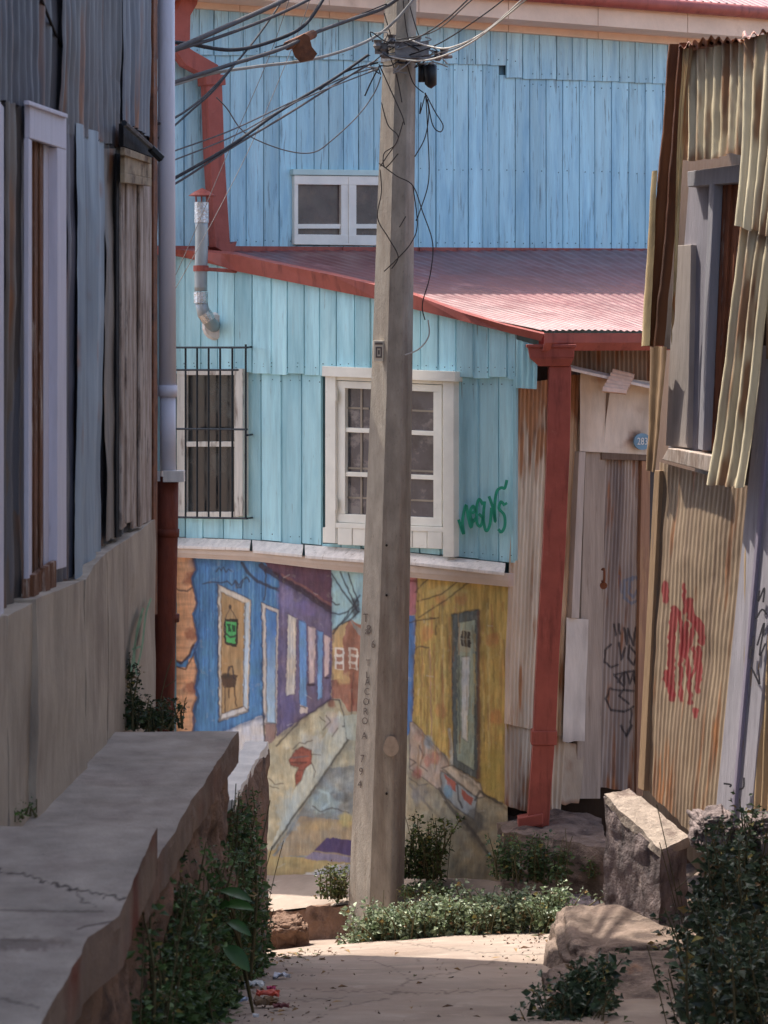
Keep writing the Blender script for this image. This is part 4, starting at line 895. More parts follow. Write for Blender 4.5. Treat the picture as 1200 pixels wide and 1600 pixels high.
mb = MB(); rect(mb, LE, 250, 736, 262, 752, .02, .05); c = P(272, 744, 10.96); mb.box((c.x - .05, c.y - .03, c.z - .026), (c.x + .048, c.y + .05, c.z + .026)); mb.build('pipe_bracket', m_whitewood, pp)
mb = MB(); mb.tube([P(262, 745, 11.02), P(261, 830, 11.0), P(258, 950, 10.98), P(254, 1160, 10.95), P(252, 1400, 10.95)], .053, 14)
for y in (832, 965): mb.tube([P(261, y - 6, 11.0), P(260.5, y + 6, 11.0)], .06, 14)
mb.build('rusty_pipe', m_rustpipe, lh, smooth=True)

# ================================================================== RAISED WALKWAY
WZ0, WZ1 = -1.62, -1.5
def walk_slab(name, z, edge_px, thick, seed, rag, far, near_y, label):
    E = sorted([G(x, y, z) for x, y in edge_px], key=lambda p: p.y)
    ys = np.linspace(near_y, far, 380); ex = np.interp(ys, [p.y for p in E], [p.x for p in E])
    ex = ex + rag * (fbm(ys * 5, ys * 0, seed) - .5)
    wx = np.array([-1.70 + .0556 * y + .02 for y in ys]) - .12
    nu = 150; u = np.linspace(0, 1, nu); pos = []
    for y, a, b in zip(ys, wx, ex):
        for t in u: pos.append((a + (b - a) * t, y, z))
    pos = np.array(pos); pos[:, 2] += .018 * (fbm(pos[:, 0] * 3, pos[:, 1] * 2, seed) - .5)
    px, py = proj(pos); p = Paint(px, py, np.ones((len(pos), 3)))
    if name == 'near':
        p.line([(-40, 1355), (30, 1365), (70, 1376), (120, 1390), (160, 1398), (200, 1403)], 1.2, (70, 58, 54), .95, jit=5)
        p.line([(120, 1390), (128, 1408), (150, 1416)], .9, (80, 66, 62), .8, jit=4); p.line([(0, 1422), (90, 1424), (160, 1424)], 1.4, (110, 96, 90), .6); p.line([(120, 1452), (140, 1446), (175, 1440)], 1.3, (96, 80, 74), .8)
        p.blob(40, 1475, 60, 14, (140, 126, 124), .6); p.blob(95, 1470, 25, 8, (196, 186, 180), .5)
        p.line([(0, 1468), (60, 1470)], 1.5, (120, 104, 98), .5); p.line([(0, 1560), (60, 1575)], 1.5, (100, 88, 84), .7, jit=3)
    else:
        for yy in (1380, 1185, 1225, 1252): p.line([(130, yy), (220, yy + 4), (330, yy - 2)], 3.0, (226, 222, 218), .4, soft=4)
    mb = MB(); mb.grid(pos, nu, 380, p.c)
    sk_ = []
    for k, dz in enumerate((0, -.03, -.07, -thick)):
        for i in range(380):
            q = pos[i * nu + nu - 1]; w = .5 * (vnoise(np.array([ys[i] * 14]), np.array([k * 3.3]), seed)[0] - .5)
            sk_.append((q[0] + (w * .018 if k else 0), q[1], q[2] + dz))
    brick = np.array(lin((176, 98, 74))); base = np.array(lin((206, 186, 172)))
    sk_ = np.array(sk_); f = np.clip((fbm(sk_[:, 1] * 2.5, sk_[:, 2] * 4, seed + 2) - .5) * 6, 0, 1)[:, None] * (1 if name == 'near' else .4)
    mb.grid(sk_, 380, 4, base * (1 - f) + brick * f)
    fe = pos[-nu:]; fl_ = np.concatenate([fe, fe + np.array([0, .0, -thick])]); mb.grid(fl_, nu, 2, base * .8)
    o = mb.build('walkway', m_walk, smooth=False); structure(o, label, 'walkway')
walk_slab('far', WZ0, [(372, 1144), (340, 1190), (300, 1250), (268, 1305), (240, 1350), (200, 1420)], .13, 3, .015, 9.52, 6.9, 'level concrete walkway slab beside the zinc house, ending above the alley')
walk_slab('near', WZ1, [(247, 1293), (222, 1345), (196, 1402), (187, 1428), (140, 1462), (118, 1500), (100, 1530), (66, 1590), (40, 1650), (-50, 1850), (-300, 2400)], .15, 6, .018, 7.09, 2.8, 'nearer concrete walkway slab, one step up, with a jagged crack and broken edge')
mb = MB()
def rx(y): return float(np.interp(y, [3, 5, 6.2, 7.1, 9.4, 11.5], [-.86, -.80, -.735, -.75, -.625, -.585]))
for y0, y1, z, b in ((2.8, 5.0, -1.6, -3), (5.0, 7.09, -1.6, -3.4), (7.09, 9.45, -1.70, -3.8)):
    rough(mb, [(rx(y0), y0, b), (rx(y1), y1, b), (rx(y1) - .5, y1, b), (rx(y0) - .5, y0, b), (rx(y0), y0, z), (rx(y1), y1, z), (rx(y1) - .5, y1, z), (rx(y0) - .5, y0, z)], .03, .04, 5.5, 2)
tag(mb.build('retaining_wall', m_rubble, smooth=True), 'crumbling brick and rubble wall carrying the raised walkway, overgrown with weeds', 'wall')
mb = MB()
a, b = P(384, 1168, 11.5), P(418, 1168, 11.5); z = a.z
c_, d_ = Vector((b.x - .075, 10.1, z)), Vector((a.x - .075, 10.1, z))
dn = Vector((0, 0, -1.9))
rough(mb, [d_ + dn, c_ + dn, b + dn, a + dn, d_, c_, b, a], .03, .025, 6, 9)
tag(mb.build('stone_pier', m_rubble, smooth=True), 'low stone stub wall at the far end of the walkway, its top coloured pale as sunlit', 'wall')
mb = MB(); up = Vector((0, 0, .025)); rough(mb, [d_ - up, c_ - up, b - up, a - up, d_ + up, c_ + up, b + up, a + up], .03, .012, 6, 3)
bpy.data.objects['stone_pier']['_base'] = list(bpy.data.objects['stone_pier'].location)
mb.build('painted_sun_cap', M('sunlit_cap_tone', S(232, 222, 208), .15, 8, rough=.9, bump=.4), bpy.data.objects['stone_pier'], smooth=True)  # pale cap colour stands in for sunlight on the stub top

# ================================================================== LEANING TIN SHACK (right)
sh = thing('tin_shack', 'leaning patchwork shack of cream corrugated sheets at the right edge', 'shed', RI.at(1010, 1235))
R = RI
TAN, TAND = (150, 128, 104), (128, 106, 86); CR, CRD = (226, 212, 178), (184, 166, 132)
def red_tag(px, py, c):
    p = Paint(px, py, c); K = (126, 8, 20)
    t = lambda pts: [(750 + x / 2.667, 900 + y / 2.667) for x, y in pts]
    for st, w in (([(772, 35), (772, 105)], 4.5), ([(850, 35), (852, 150)], 2.6), ([(810, 140), (800, 250), (795, 400), (800, 510)], 6), ([(780, 400), (770, 430), (800, 490)], 4), ([(830, 150), (845, 250), (835, 350), (838, 520)], 3), ([(862, 200), (850, 330)], 4), ([(872, 110), (880, 170), (915, 200), (925, 270)], 6), ([(895, 200), (860, 330), (870, 420), (878, 530)], 3.6), ([(890, 300), (900, 380), (870, 440)], 3), ([(912, 300), (915, 400), (905, 480)], 4), ([(898, 555), (898, 585)], 3.6)): p.line(t(st), w, K, .9, soft=1.6, jit=2)
    p.line(t([(880, 420), (882, 575)], ), 1, (60, 40, 40), .4)
    return p.c
mb = MB()
Rn = R.N
mb.slab(R, [(1078, 74), (1420, 20), (1400, 545), (1036, 545)][::-1], -.12, .1, lin((70, 50, 36))); mb.slab(R, [(1030, 547), (1420, 547), (1380, 1700), (1004, 1260)][::-1], -.122, .1, lin((70, 50, 36)))
sheet(mb, R.at(1030, 722, .0), R.at(1178, 762, .0), R.at(1124, 1345, .0), R.at(1003, 1228, .0), Rn, .042, .0014, tin(TAN, TAND, .12, .05, .1, 51, extra=red_tag), wob=.015, ragged=.01, seed=51, nv=280, per=16)
sheet(mb, R.at(1165, 762, .02), R.at(1300, 800, .02), R.at(1240, 1450, .02), R.at(1160, 1290, .02), Rn, .08, .009, tin((190, 160, 120), (150, 122, 90), .15, seed=52), seed=52, nv=60)
mb.build('lower_cladding', m_tin, sh, smooth=True)
mb = MB()
for (q, n, sd, rs, pit) in (([(1066, 82), (1168, 62), (1166, 238), (1062, 254)], .10, 61, .45, .085), ([(1163, 60), (1262, 38), (1212, 372), (1152, 352)], .13, 62, .35, .09), ([(1158, 345), (1214, 360), (1166, 764), (1108, 756)], .10, 63, .3, .09), ([(1205, 30), (1420, 0), (1400, 620), (1196, 560)], .08, 64, .3, .09)):
    sheet(mb, *[R.at(x, y, n) for x, y in q], Rn, pit, .010, tin(CR, CRD, rs + .15, .2, .2, sd, rc=(142, 92, 56)), wob=.014, ragged=.012, seed=sd, nv=110, curl=.02)
mb.build('upper_sheet', m_tin, sh, smooth=True)
mb = MB()
def endp(px, py, c):
    return c
sheet(mb, R.at(1048, 70, .12), R.at(1072, 66, .11), R.at(1036, 542, .11), R.at(1004, 540, .14), Rn, .10, .016, tin((128, 78, 40), (66, 42, 28), .7, .6, .1, 71, rc=(104, 58, 28)), wob=.02, ragged=.02, seed=71, nv=90)
sheet(mb, R.at(1019, 268, .15), R.at(1026, 266, .15), R.at(1013, 540, .16), R.at(1002, 541, .16), Rn, .1, .008, tin((210, 188, 140), (160, 130, 90), .3, seed=72), seed=72, nv=50, wob=.015)
sheet(mb, R.at(1068, 75, .13), R.at(1078, 75, .13), R.at(1060, 330, .13), R.at(1048, 540, .13), Rn, .1, .008, tin((200, 178, 130), (130, 100, 66), .4, seed=73), seed=73, nv=50, wob=.015)
sheet(mb, R.at(1018, 540, .06), R.at(1044, 542, .06), R.at(1024, 738, .06), R.at(1010, 735, .06), Rn, .1, .008, tin((168, 136, 98), (120, 92, 64), .4, seed=74), seed=74, nv=30, wob=.015)
mb.build('rusted_end_sheet', m_tin, sh, smooth=True)
mb = MB()
mb.slab(R, [(1022, 735), (1031, 735), (1006, 1236), (996, 1232)][::-1], .02, .06, lin((150, 122, 92)))
mb.slab(R, [(1190, 540), (1238, 540), (1172, 1300), (1116, 1285), (1168, 760)][:4][::-1], .03, .06, lin((164, 158, 164)))
mb.slab(R, [(1207, 540), (1212, 540), (1145, 1290), (1140, 1290)][::-1], .045, .03, lin((150, 140, 156)))
post = mb.build('timber_post', M('post_paint', (1, 1, 1), .18, 4, VST, .8, .4, 16, [('a', S(90, 80, 84), 5, .6, .72, .6, (4, 4, .5))]), sh, bevel=.004)
mb = MB()
t = lambda pts: [(750 + x / 2.667, 900 + y / 2.667) for x, y in pts]
for st in ([(1165, 60), (1160, 105), (1185, 50), (1180, 110)], [(1150, 180), (1175, 140), (1195, 160)], [(1155, 290), (1185, 195), (1165, 330), (1190, 280)], [(1128, 290), (1126, 345)], [(1140, 250), (1138, 310)], [(1130, 380), (1150, 420), (1165, 450), (1160, 390)], [(1100, 840), (1098, 880), (1080, 890)], [(1015, 865), (1045, 870), (1040, 880)]): ribbon(mb, R, t(st), 3, .052, (1, 1, 1))
mb.build('graffiti', M('black_spray', S(40, 36, 44), .2, 20, rough=.7, bump=0), post)
mb = MB()                                                    # unseen wall towards the viewer, added to cut skylight on the path
q0 = R.at(1420, 530, -.02); b0, b1 = Vector((q0.x, q0.y, 0)), Vector((2.45, 2.5, 0))
sheet(mb, b0 + Vector((0, 0, 3.4)), b1 + Vector((0, 0, 3.8)), b1 + Vector((0, 0, -2)), b0 + Vector((0, 0, -3.4)), Vector((-1, 0, 0)), .09, .01, tin((128, 124, 120), (92, 90, 90), .05, .0, .0, 66), wob=.02, seed=66, nv=40)
mb.build('added_shade_wall', m_tin, sh, smooth=True)
# window of the shack
mb = MB()
mb.slab(R, [(1074, 268), (1164, 256), (1164, 284), (1074, 292)][::-1], .03, .12)
mb.slab(R, [(1076, 290), (1112, 288), (1088, 704), (1044, 700)][::-1], -.02, .05, (.86, .84, .88))
mb.slab(R, [(1054, 384), (1080, 382), (1074, 700), (1040, 696)][::-1], .01, .04, (1.0, .9, .76))
mb.slab(R, [(1108, 288), (1116, 288), (1098, 704), (1090, 702)][::-1], .03, .05)
swin = mb.build('window_frame', M('chalky_white', S(150, 146, 150), .15, 5, VST, .8, .35, 16, [('a', S(120, 96, 84), 6, .62, .74, .6, (4, 4, .6))]), sh, bevel=.003)
mb = MB()
for x, w in ((1117, 11), (1131, 12), (1146, 12)): mb.slab(R, [(x, 286), (x + w, 285), (x + w - 22, 705), (x - 20, 705)][::-1], -.03 + (x % 2) * .012, .03)
mb.build('rusty_shutter', M('rust_slats', S(140, 84, 56), .35, 6, VST, .85, .5, 16, [('a', S(70, 40, 30), 5, .5, .64, .8, (4, 4, .5)), ('b', S(206, 186, 170), 5, .6, .7, .7, (4, 4, .5))]), swin)
mb = MB(); mb.slab(R, [(1044, 700), (1112, 712), (1110, 738), (1034, 718)][::-1], .07, .12); mb.build('window_sill', m_peel, swin, bevel=.004)
# eaves: curled rusty scraps and roof
mb = MB()
for k, (x, y, w) in enumerate(((1060, 68, 22), (1082, 66, 40), (1120, 62, 40), (1160, 58, 44))):
    q = [R.at(x, y, .16), R.at(x + w, y - 3, .16), R.at(x + w, y + 4, .02), R.at(x, y + 6, .02)]
    q = [p + Vector((0, 0, random.uniform(-.015, .03))) for p in q]
    sheet(mb, q[3], q[2], q[1], q[0], Vector((0, 0, 1)), .09, .012, tin((190, 140, 122), (110, 74, 62), .6, seed=80 + k), seed=80 + k, nv=10, wob=.04)
a, b = R.at(1052, 74, .06), R.at(1500, 30, .06); bk = Vector((1.2, .6, -.02))
rn3 = (b - a).cross(bk).normalized(); rn3 = rn3 if rn3.z > 0 else -rn3
sheet(mb, a + bk, b + bk, b, a, rn3, .09, .011, tin((176, 128, 110), (120, 84, 70), .5, seed=90), seed=90, nv=20, wob=.03)
mb.build('roof', m_tin, sh, smooth=True)
mb = MB(); a = R.at(1042, 530, -.2); b = a + Vector((2.4, .9, 0)); n0 = R.at(1420, 530, -.13)
for p0, p1, zt in ((a, b, 1.5),):
    o = Vector((.05, -.1, 0)); L_ = R.V.x
    mb.hexa(p0 + Vector((L_ * -3.5, 0, -3.6)), p1 + Vector((0, 0, -3.6)), p1 + Vector((.1, 0, 1.9)), p0 + Vector((.17, 0, zt)), p0 + o + Vector((L_ * -3.5, 0, -3.6)), p1 + o + Vector((0, 0, -3.6)), p1 + o + Vector((.1, 0, 1.9)), p0 + o + Vector((.17, 0, zt)))
mb.c = [np.tile(np.array(lin((104, 76, 54))), (len(v), 1)) for v in mb.v]; mb.build('end_wall', m_tin, sh)

# ================================================================== stones on the right
mb = MB()
def VZ(p, z): return Vector((p.x, p.y, z))
a = P(944, 1246, 11.6); b = P(1032, 1332, 11.15); c = P(1074, 1312, 11.3); d = P(986, 1236, 11.72)
rough(mb, [VZ(b, -3.3), VZ(c, -3.3), VZ(d, -3.6), VZ(a, -3.6), b, c, d, a], .02, .013, 7, 14)
tag(mb.build('stone_block', m_stone, smooth=True), 'big grey masonry block with sunlit cracked top, at the foot of the leaning shack', 'stone block')
blk = bpy.data.objects['stone_block']; blk['_base'] = list(blk.location); mb = MB(); u_ = Vector((0, 0, .03))
rough(mb, [b - u_, c - u_, d - u_, a - u_, b + u_ * .5, c + u_ * .5, d + u_ * .5, a + u_ * .5], .02, .014, 8, 5)
mb.build('painted_sun_top', M('sunlit_top_tone', S(166, 150, 136), .3, 8, rough=.95, bump=.8, bscale=30, spots=[('a', S(110, 92, 84), 7, .54, .64, .8, (1, 1, 2))], bdist=.02), blk, smooth=True)  # lighter stone colour paints in the sun on the block's top
def boulder(name, label, c, r, seed, mat=m_rock, amp=.28, flat=.6):
    mb = MB(); nu, nv = 130, 90
    th_, ph = np.meshgrid(np.linspace(0, 2 * np.pi, nu), np.linspace(0, np.pi, nv)); th_ = th_.ravel(); ph = ph.ravel()
    d = np.stack([np.sin(ph) * np.cos(th_), np.sin(ph) * np.sin(th_), np.cos(ph)], 1)
    e = np.sign(d) * np.abs(d) ** flat
    w = np.array([1 + amp * (mnoise.fractal(Vector(q) * 1.5 + Vector((seed * 7.7, 0, 0)), .8, 2.0, 7) - .5 * (1 - abs(mnoise.noise(Vector(q) * 2.2 + Vector((seed, 3, 0))))) ** 6) for q in d])
    pos = e * w[:, None] * np.array(r) + np.array(c)
    mb.grid(pos, nu, nv)
    return tag(mb.build(name, mat, smooth=True), label, 'rock')
p = P(960, 1500, 11.0); boulder('boulder', 'flat topped brown boulder beside the path, below the grey masonry block', (p.x + .14, p.y + .15, -3.26), (.44, .58, .42), 3, amp=.11, flat=.4)
p = P(1010, 1580, 9.6); boulder('boulder', 'cracked brown rock in the bottom right corner under the leafy bush', (p.x + .1, p.y - .2, -2.98), (.52, .7, .35), 5, amp=.12, flat=.42)
p = P(1118, 1296, 10.6); boulder('boulder', 'pale sunlit stone half hidden behind the right hand bush', (p.x, p.y + .1, p.z - .03), (.10, .16, .09), 8, m_stone)
p = P(1190, 1315, 10.4); boulder('boulder', 'pale stone at the right edge of the picture behind the bush', (p.x + .05, p.y + .1, p.z), (.12, .2, .10), 9, m_stone)
p = P(908, 1425, 13.9); boulder('kerb_stone', 'light chipped kerb stone at the right end of the pavement plants', (p.x, p.y + .05, p.z - .04), (.13, .22, .1), 11, m_stone, .2)
p = P(450, 1458, 15.0); boulder('kerb_stone', 'rough kerb boulder left of the concrete pole, under the pavement edge', (p.x, p.y, p.z - .02), (.13, .15, .12), 12, m_rubble, .25)
mb = MB()                                                    # bank carrying the shack
rough(mb, [(1.2, 8.2, -4.2), (3.7, 8.0, -4.2), (3.6, 13.2, -4.2), (1.3, 12.2, -4.2), (1.28, 8.2, -2.95), (3.7, 8.0, -2.3), (3.6, 13.2, -2.5), (1.36, 12.2, -2.82)], .06, .07, 3.5, 6)
structure(mb.build('earth_bank', m_rock, smooth=True), 'rocky earth bank under the leaning tin shack', 'bank')
mb = MB(); rr = random.Random(9)                             # loose grit and chips along the edges of the path
for k in range(1100):
    e = rr.random(); y = rr.uniform(8.2, 13.6); x = (-.62 + abs(rr.gauss(0, .16)) if e < .5 else (.95 - abs(rr.gauss(0, .14)) if e < .8 else rr.uniform(-.5, 1.0)))
    z = float(path_z(np.array([x]), np.array([y]))[0]); r_ = rr.uniform(.003, .010) * (1.8 if rr.random() < .12 else 1)
    pts = [Vector((x, y, z)) + Vector((rr.gauss(0, 1), rr.gauss(0, 1), rr.gauss(0, .6))).normalized() * r_ for _ in range(4)]
    mb.add(pts, [(0, 1, 2), (0, 2, 3), (0, 3, 1), (1, 3, 2)], np.array(lin(rr.choice([(120, 100, 86), (90, 76, 66), (170, 152, 136), (110, 82, 60)]))))
for k in range(130):
    e = rr.random(); y = rr.uniform(8.2, 13.8); x = -.6 + abs(rr.gauss(0, .2)) if e < .6 else (.95 - abs(rr.gauss(0, .2)) if e < .85 else rr.uniform(-.5, 1))
    z = float(path_z(np.array([x]), np.array([y]))[0]) + .008; a = rr.uniform(0, 6.28); l = rr.uniform(.012, .032); d = Vector((math.cos(a), math.sin(a), 0)) * l; sd_ = Vector((-d.y, d.x, 0)) * .35; u_ = Vector((0, 0, rr.uniform(.002, .014))); c = Vector((x, y, z))
    mb.add([c - d, c + sd_ + u_, c + d + u_ * .5, c - sd_ + u_], [(0, 1, 2), (0, 2, 3)], np.array(lin(rr.choice([(120, 88, 56), (92, 66, 46), (150, 120, 80), (84, 88, 52)]))))
tag(mb.build('grit', m_flat), 'grit, chips and dead leaves scattered along the edges of the alley path', 'grit', kind='stuff')

# ================================================================== UTILITY POLE AND CABLES
PY = 15.15
up_ = thing('utility_pole', 'tall tapering concrete utility pole standing in front of the mural', 'utility pole', P(587, 1412, PY))
mb = MB()
prof = [(-1, .35), (-.24, -.75), (.5, -.97), (.72, -.8), (1, -.4), (1, .6), (.6, 1), (-.6, 1), (-1, .8)]
lev = [(-420, 634, 22), (0, 626, 24.5), (300, 619, 28.5), (600, 612, 32), (900, 604, 36.5), (1150, 596, 40), (1412, 587.5, 43), (1450, 586, 43.5)]
yy = np.linspace(-420, 1450, 60); k = len(prof); vs = []
for y in yy:
    cx = np.interp(y, [l[0] for l in lev], [l[1] for l in lev]); w = np.interp(y, [l[0] for l in lev], [l[2] for l in lev])
    c = P(cx, y, PY); s = w / F * PY
    for a, b in prof: vs.append((c.x + a * s, c.y + b * s, c.z))
mb.add(vs, [(i * k + j, i * k + (j + 1) % k, (i + 1) * k + (j + 1) % k, (i + 1) * k + j) for i in range(len(yy) - 1) for j in range(k)] + [tuple(range(k))])
shaft = mb.build('shaft', m_conc, up_, bevel=.008)
# facet planes for lettering
def facet(y, side):
    cx = np.interp(y, [l[0] for l in lev], [l[1] for l in lev]); w = np.interp(y, [l[0] for l in lev], [l[2] for l in lev]); s = w / F * PY; c = P(cx, y, PY)
    (a0, b0), (a1, b1) = (prof[0], prof[1]) if side == 'l' else (prof[1], prof[2])
    p0, p1 = Vector((c.x + a0 * s, c.y + b0 * s, c.z)), Vector((c.x + a1 * s, c.y + b1 * s, c.z)); return Plane(p0, (p1 - p0)[:2])
m_sten = M('faded_black', S(100, 88, 80), .5, 40, rough=.9, bump=0)
for ch, x, y, h in (('T', 571, 966, 13), ('a', 573, 986, 12), ('8', 576, 984, 14), ('6', 583, 1007, 12), ('T', 575, 1036, 10), ('L', 574, 1055, 10), ('A', 574, 1066, 11), ('C', 573, 1081, 11), ('O', 572, 1097, 11), ('R', 571, 1112, 11), ('O', 570, 1127, 11), ('A', 569, 1150, 11), ('7', 566, 1186, 12), ('9', 564, 1206, 12), ('4', 562, 1226, 12)):
    mb = MB(); text_mesh(mb, ch, facet(y, 'l'), x, y, h, .006, (1, 1, 1), sq=.8); mb.build('stencilled_letter', m_sten, up_)
mb = MB(); f = facet(1166, 'r'); rp = [f.at(611 + 12 * math.cos(a) * (1 + .1 * math.sin(a * 3)), 1166 + 16 * math.sin(a), .012) for a in np.linspace(0, 2 * math.pi, 20, endpoint=False)]
mb.add(rp, [tuple(range(20))]); mb.build('paint_patch', M('pink_tan_paint', S(162, 144, 126), .2, 20, rough=.8, bump=.1, spots=[('a', S(130, 96, 84), 30, .6, .7, .6)]), up_)
mb = MB(); f = facet(548, 'l'); f = Plane(f.at(591, 548, .03), (1, .12))
rect(mb, f, 583, 532, 600, 565, .0, .012); sp = mb.build('pole_plate', M('plate_cream', S(232, 220, 196), .1, 20, rough=.6, bump=.1), up_, bevel=.002)
mb = MB(); ring(mb, f, 587, 542, 597, 559, 2.4, .004, .003); rect(mb, f, 590.5, 547, 593.5, 554, .004, .003); rect(mb, f, 586, 535, 598, 538.5, .004, .003); mb.build('plate_mark', M('plate_grey', S(110, 100, 92), .1, 20, rough=.7, bump=0), sp)
m_hole = M('hole_dark', S(40, 32, 28), rough=.9, bump=0)
for y in (930, 1240, 852):
    mb = MB(); f = facet(y, 'r'); c = f.at(604, y, .002); mb.tube([c, c + Vector((0, -.008, 0))], .008, 8); mb.build('bolt_hole', m_hole, up_)
# hardware at the top
mb = MB()
for y in (72, 92):
    cx = np.interp(y, [0, 300], [626, 619]); c = P(cx, y, PY); s = 26 / F * PY + .012
    vs = []
    for dz in (-.018, .018):
        for a, b in prof: vs.append((c.x + a * s, c.y + b * s, c.z + dz))
    mb.add(vs, [(j, (j + 1) % k, k + (j + 1) % k, k + j) for j in range(k)])
c = P(641, 78, PY - .16); mb.box((c.x - .1, c.y - .04, c.z - .045), (c.x + .12, c.y + .05, c.z + .05))
c = P(600, 76, PY - .08); mb.box((c.x - .06, c.y - .08, c.z - .03), (c.x + .03, c.y + .05, c.z + .03))
for x, y in ((590, 70), (600, 84), (612, 62), (664, 84), (684, 88), (694, 84), (652, 66)):
    c = P(x, y, PY - .17); mb.tube([c + Vector((0, 0, -.03)), c + Vector((0, 0, -.01)), c + Vector((0, 0, .01)), c + Vector((0, 0, .03))], [.016, .03, .022, .03], 10)
mb.tube([P(600, 88, PY - .19), P(660, 92, PY - .2), P(706, 88, PY - .14)], .013, 8)
mb.build('cable_bracket', M('galvanised', S(120, 116, 114), .3, 20, rough=.5, bump=.3, metal=.4, spots=[('a', S(70, 54, 46), 12, .5, .62, .7)]), up_)
mb = MB(); c = P(671, 118, PY - .12); 
mb.tube([P(670, 100, PY - .12), P(672, 104, PY - .12), P(673, 132, PY - .12), P(671, 137, PY - .12)], [.03, .046, .04, .015], 12); mb.tube([P(660, 100, PY - .1), P(660, 128, PY - .1)], .028, 8)
mb.build('junction_box', M('black_plastic', S(24, 24, 28), .2, 10, rough=.45, bump=0), up_, smooth=True)
mb = MB(); rr = random.Random(4)
for k in range(26):                                          # the tangle round the bracket
    x, y = rr.uniform(590, 680), rr.uniform(60, 98); pts = [(x, y, PY - .16)]
    for j in range(3): x += rr.uniform(-26, 26); y += rr.uniform(-14, 16); pts.append((x, y, PY - .16 - rr.uniform(0, .06)))
    px_tube(mb, pts, .0042, 5, lin(rr.choice([(50, 50, 56), (150, 148, 146), (80, 76, 76), (180, 176, 170)])), 5)
loops = [[(592, 100, 0), (610, 140, 1), (628, 180, 1), (632, 195, 1)], [(610, 90, 1), (620, 120, 1), (628, 160, 1)], [(596, 160, 0), (606, 195, 1), (622, 215, 1), (604, 245, 0), (594, 260, 0)], [(630, 190, 1), (618, 225, 1), (600, 240, 0), (602, 262, 0), (622, 240, 1)],
         [(592, 255, 0), (620, 275, 1), (645, 290, 1), (660, 330, 2), (676, 380, 2), (672, 430, 2), (660, 475, 2), (664, 500, 2)], [(594, 265, 0), (596, 300, 0), (590, 340, 0), (606, 370, 1), (622, 400, 1), (612, 420, 1)], [(600, 424, 0), (620, 405, 1), (642, 380, 1), (652, 350, 2), (645, 290, 2)], [(624, 355, 1), (634, 338, 1)],
         [(664, 145, 2), (670, 175, 2), (664, 215, 2), (648, 245, 2)], [(665, 145, 2), (668, 200, 2), (670, 280, 2), (656, 330, 2), (650, 345, 2)], [(666, 148, 2), (680, 175, 2), (692, 195, 2), (688, 206, 2), (676, 195, 2), (668, 155, 2)], [(664, 150, 2), (656, 178, 2), (658, 160, 2)], [(636, 100, 1), (646, 130, 2), (662, 145, 2)], [(600, 20, 0), (612, 60, 1)], [(630, 0, 1), (634, 40, 1), (640, 70, 1)], [(638, 0, 1), (646, 30, 1), (654, 55, 1)]]
for lp in loops: px_tube(mb, [(x, y, PY - (.14, .165, .12)[d]) for x, y, d in lp], .0038, 5, lin((62, 54, 50)), 8)
px_tube(mb, [(669, 500, PY - .13), (670, 525, PY - .13), (655, 545, PY - .14), (633, 555, PY - .16)], .005, 5, lin((190, 184, 176)), 8)
mb.build('loose_wire', m_cable, up_, smooth=True)

def cable(label, pts, r, rgb, grp='cables strung to the concrete pole'):
    mb = MB(); px_tube(mb, pts, r * .72, 7, lin(rgb), 12)
    return tag(mb.build('cable', m_cable, smooth=True), label, 'cable', grp)
W = 'strung '
BK, GY = (40, 38, 42), (150, 146, 140)
cable('thick dark cable highest at upper left, above the red drainpipe bend', [(200, 104, 11.6), (270, 78, 12.2), (350, 43, 13), (440, 2, 14), (520, -40, 15)], .021, (74, 70, 70))
cable('second thick black cable running just below the highest at upper left', [(200, 108, 11.6), (270, 80, 12.2), (350, 55, 13), (440, 20, 14), (520, -20, 15)], .014, (70, 64, 64))
cable('black cable sagging across the bend of the red drainpipe towards upper left', [(230, 62, 12), (290, 68, 12.6), (360, 78, 13.2), (420, 66, 13.8), (475, 40, 14.2), (510, -10, 14.6)], .016, BK)
cable('thick grey cable that carries the rusty splice case left of the pole', [(200, 158, 11.8), (272, 129, 12.4), (350, 104, 13), (440, 76, 13.8), (490, 52, 14.3), (550, 30, 14.8), (600, 12, 15), (640, -16, 15)], .017, (84, 80, 80))
cable('pale cable curving up to the pole below the rusty splice case', [(200, 150, 11.8), (272, 132, 12.4), (330, 115, 12.9), (400, 104, 13.6), (480, 94, 14.3), (540, 78, 14.7), (585, 58, 14.95), (620, 30, 14.95), (655, -12, 14.95)], .013, GY)
cable('thin messenger wire just above the rusty splice case', [(430, 74, 13.8), (480, 58, 14.3), (540, 32, 14.8), (604, 6, 15)], .006, BK)
cable('thick twisted bundle falling from the bracket to lower left', [(200, 318, 11.8), (270, 280, 12.3), (360, 228, 13), (440, 172, 13.8), (520, 124, 14.5), (575, 86, 14.95)], .013, (44, 42, 46))
cable('second line of the bundle falling to lower left, slightly below it', [(200, 322, 11.8), (272, 288, 12.3), (360, 232, 13), (450, 178, 13.8), (530, 128, 14.6), (585, 96, 14.95)], .009, (88, 80, 78))
cable('thin wire above the twisted bundle crossing the red drainpipe', [(200, 262, 11.8), (272, 236, 12.3), (360, 204, 13), (450, 162, 13.9), (540, 120, 14.7), (595, 104, 15)], .006, (90, 86, 86))
cable('thin wire crossing the red drainpipe midway, next above the bundle', [(200, 276, 11.8), (272, 250, 12.3), (370, 210, 13), (470, 156, 14), (590, 108, 15)], .006, (96, 92, 92))
cable('short pair of wires tied off beside the bundle near the pole', [(500, 140, 14.4), (540, 112, 14.7), (590, 98, 15)], .008, BK)
cable('black tail wire hanging down left of the pole bracket', [(592, 105, 15), (580, 128, 15), (570, 150, 15)], .007, BK)
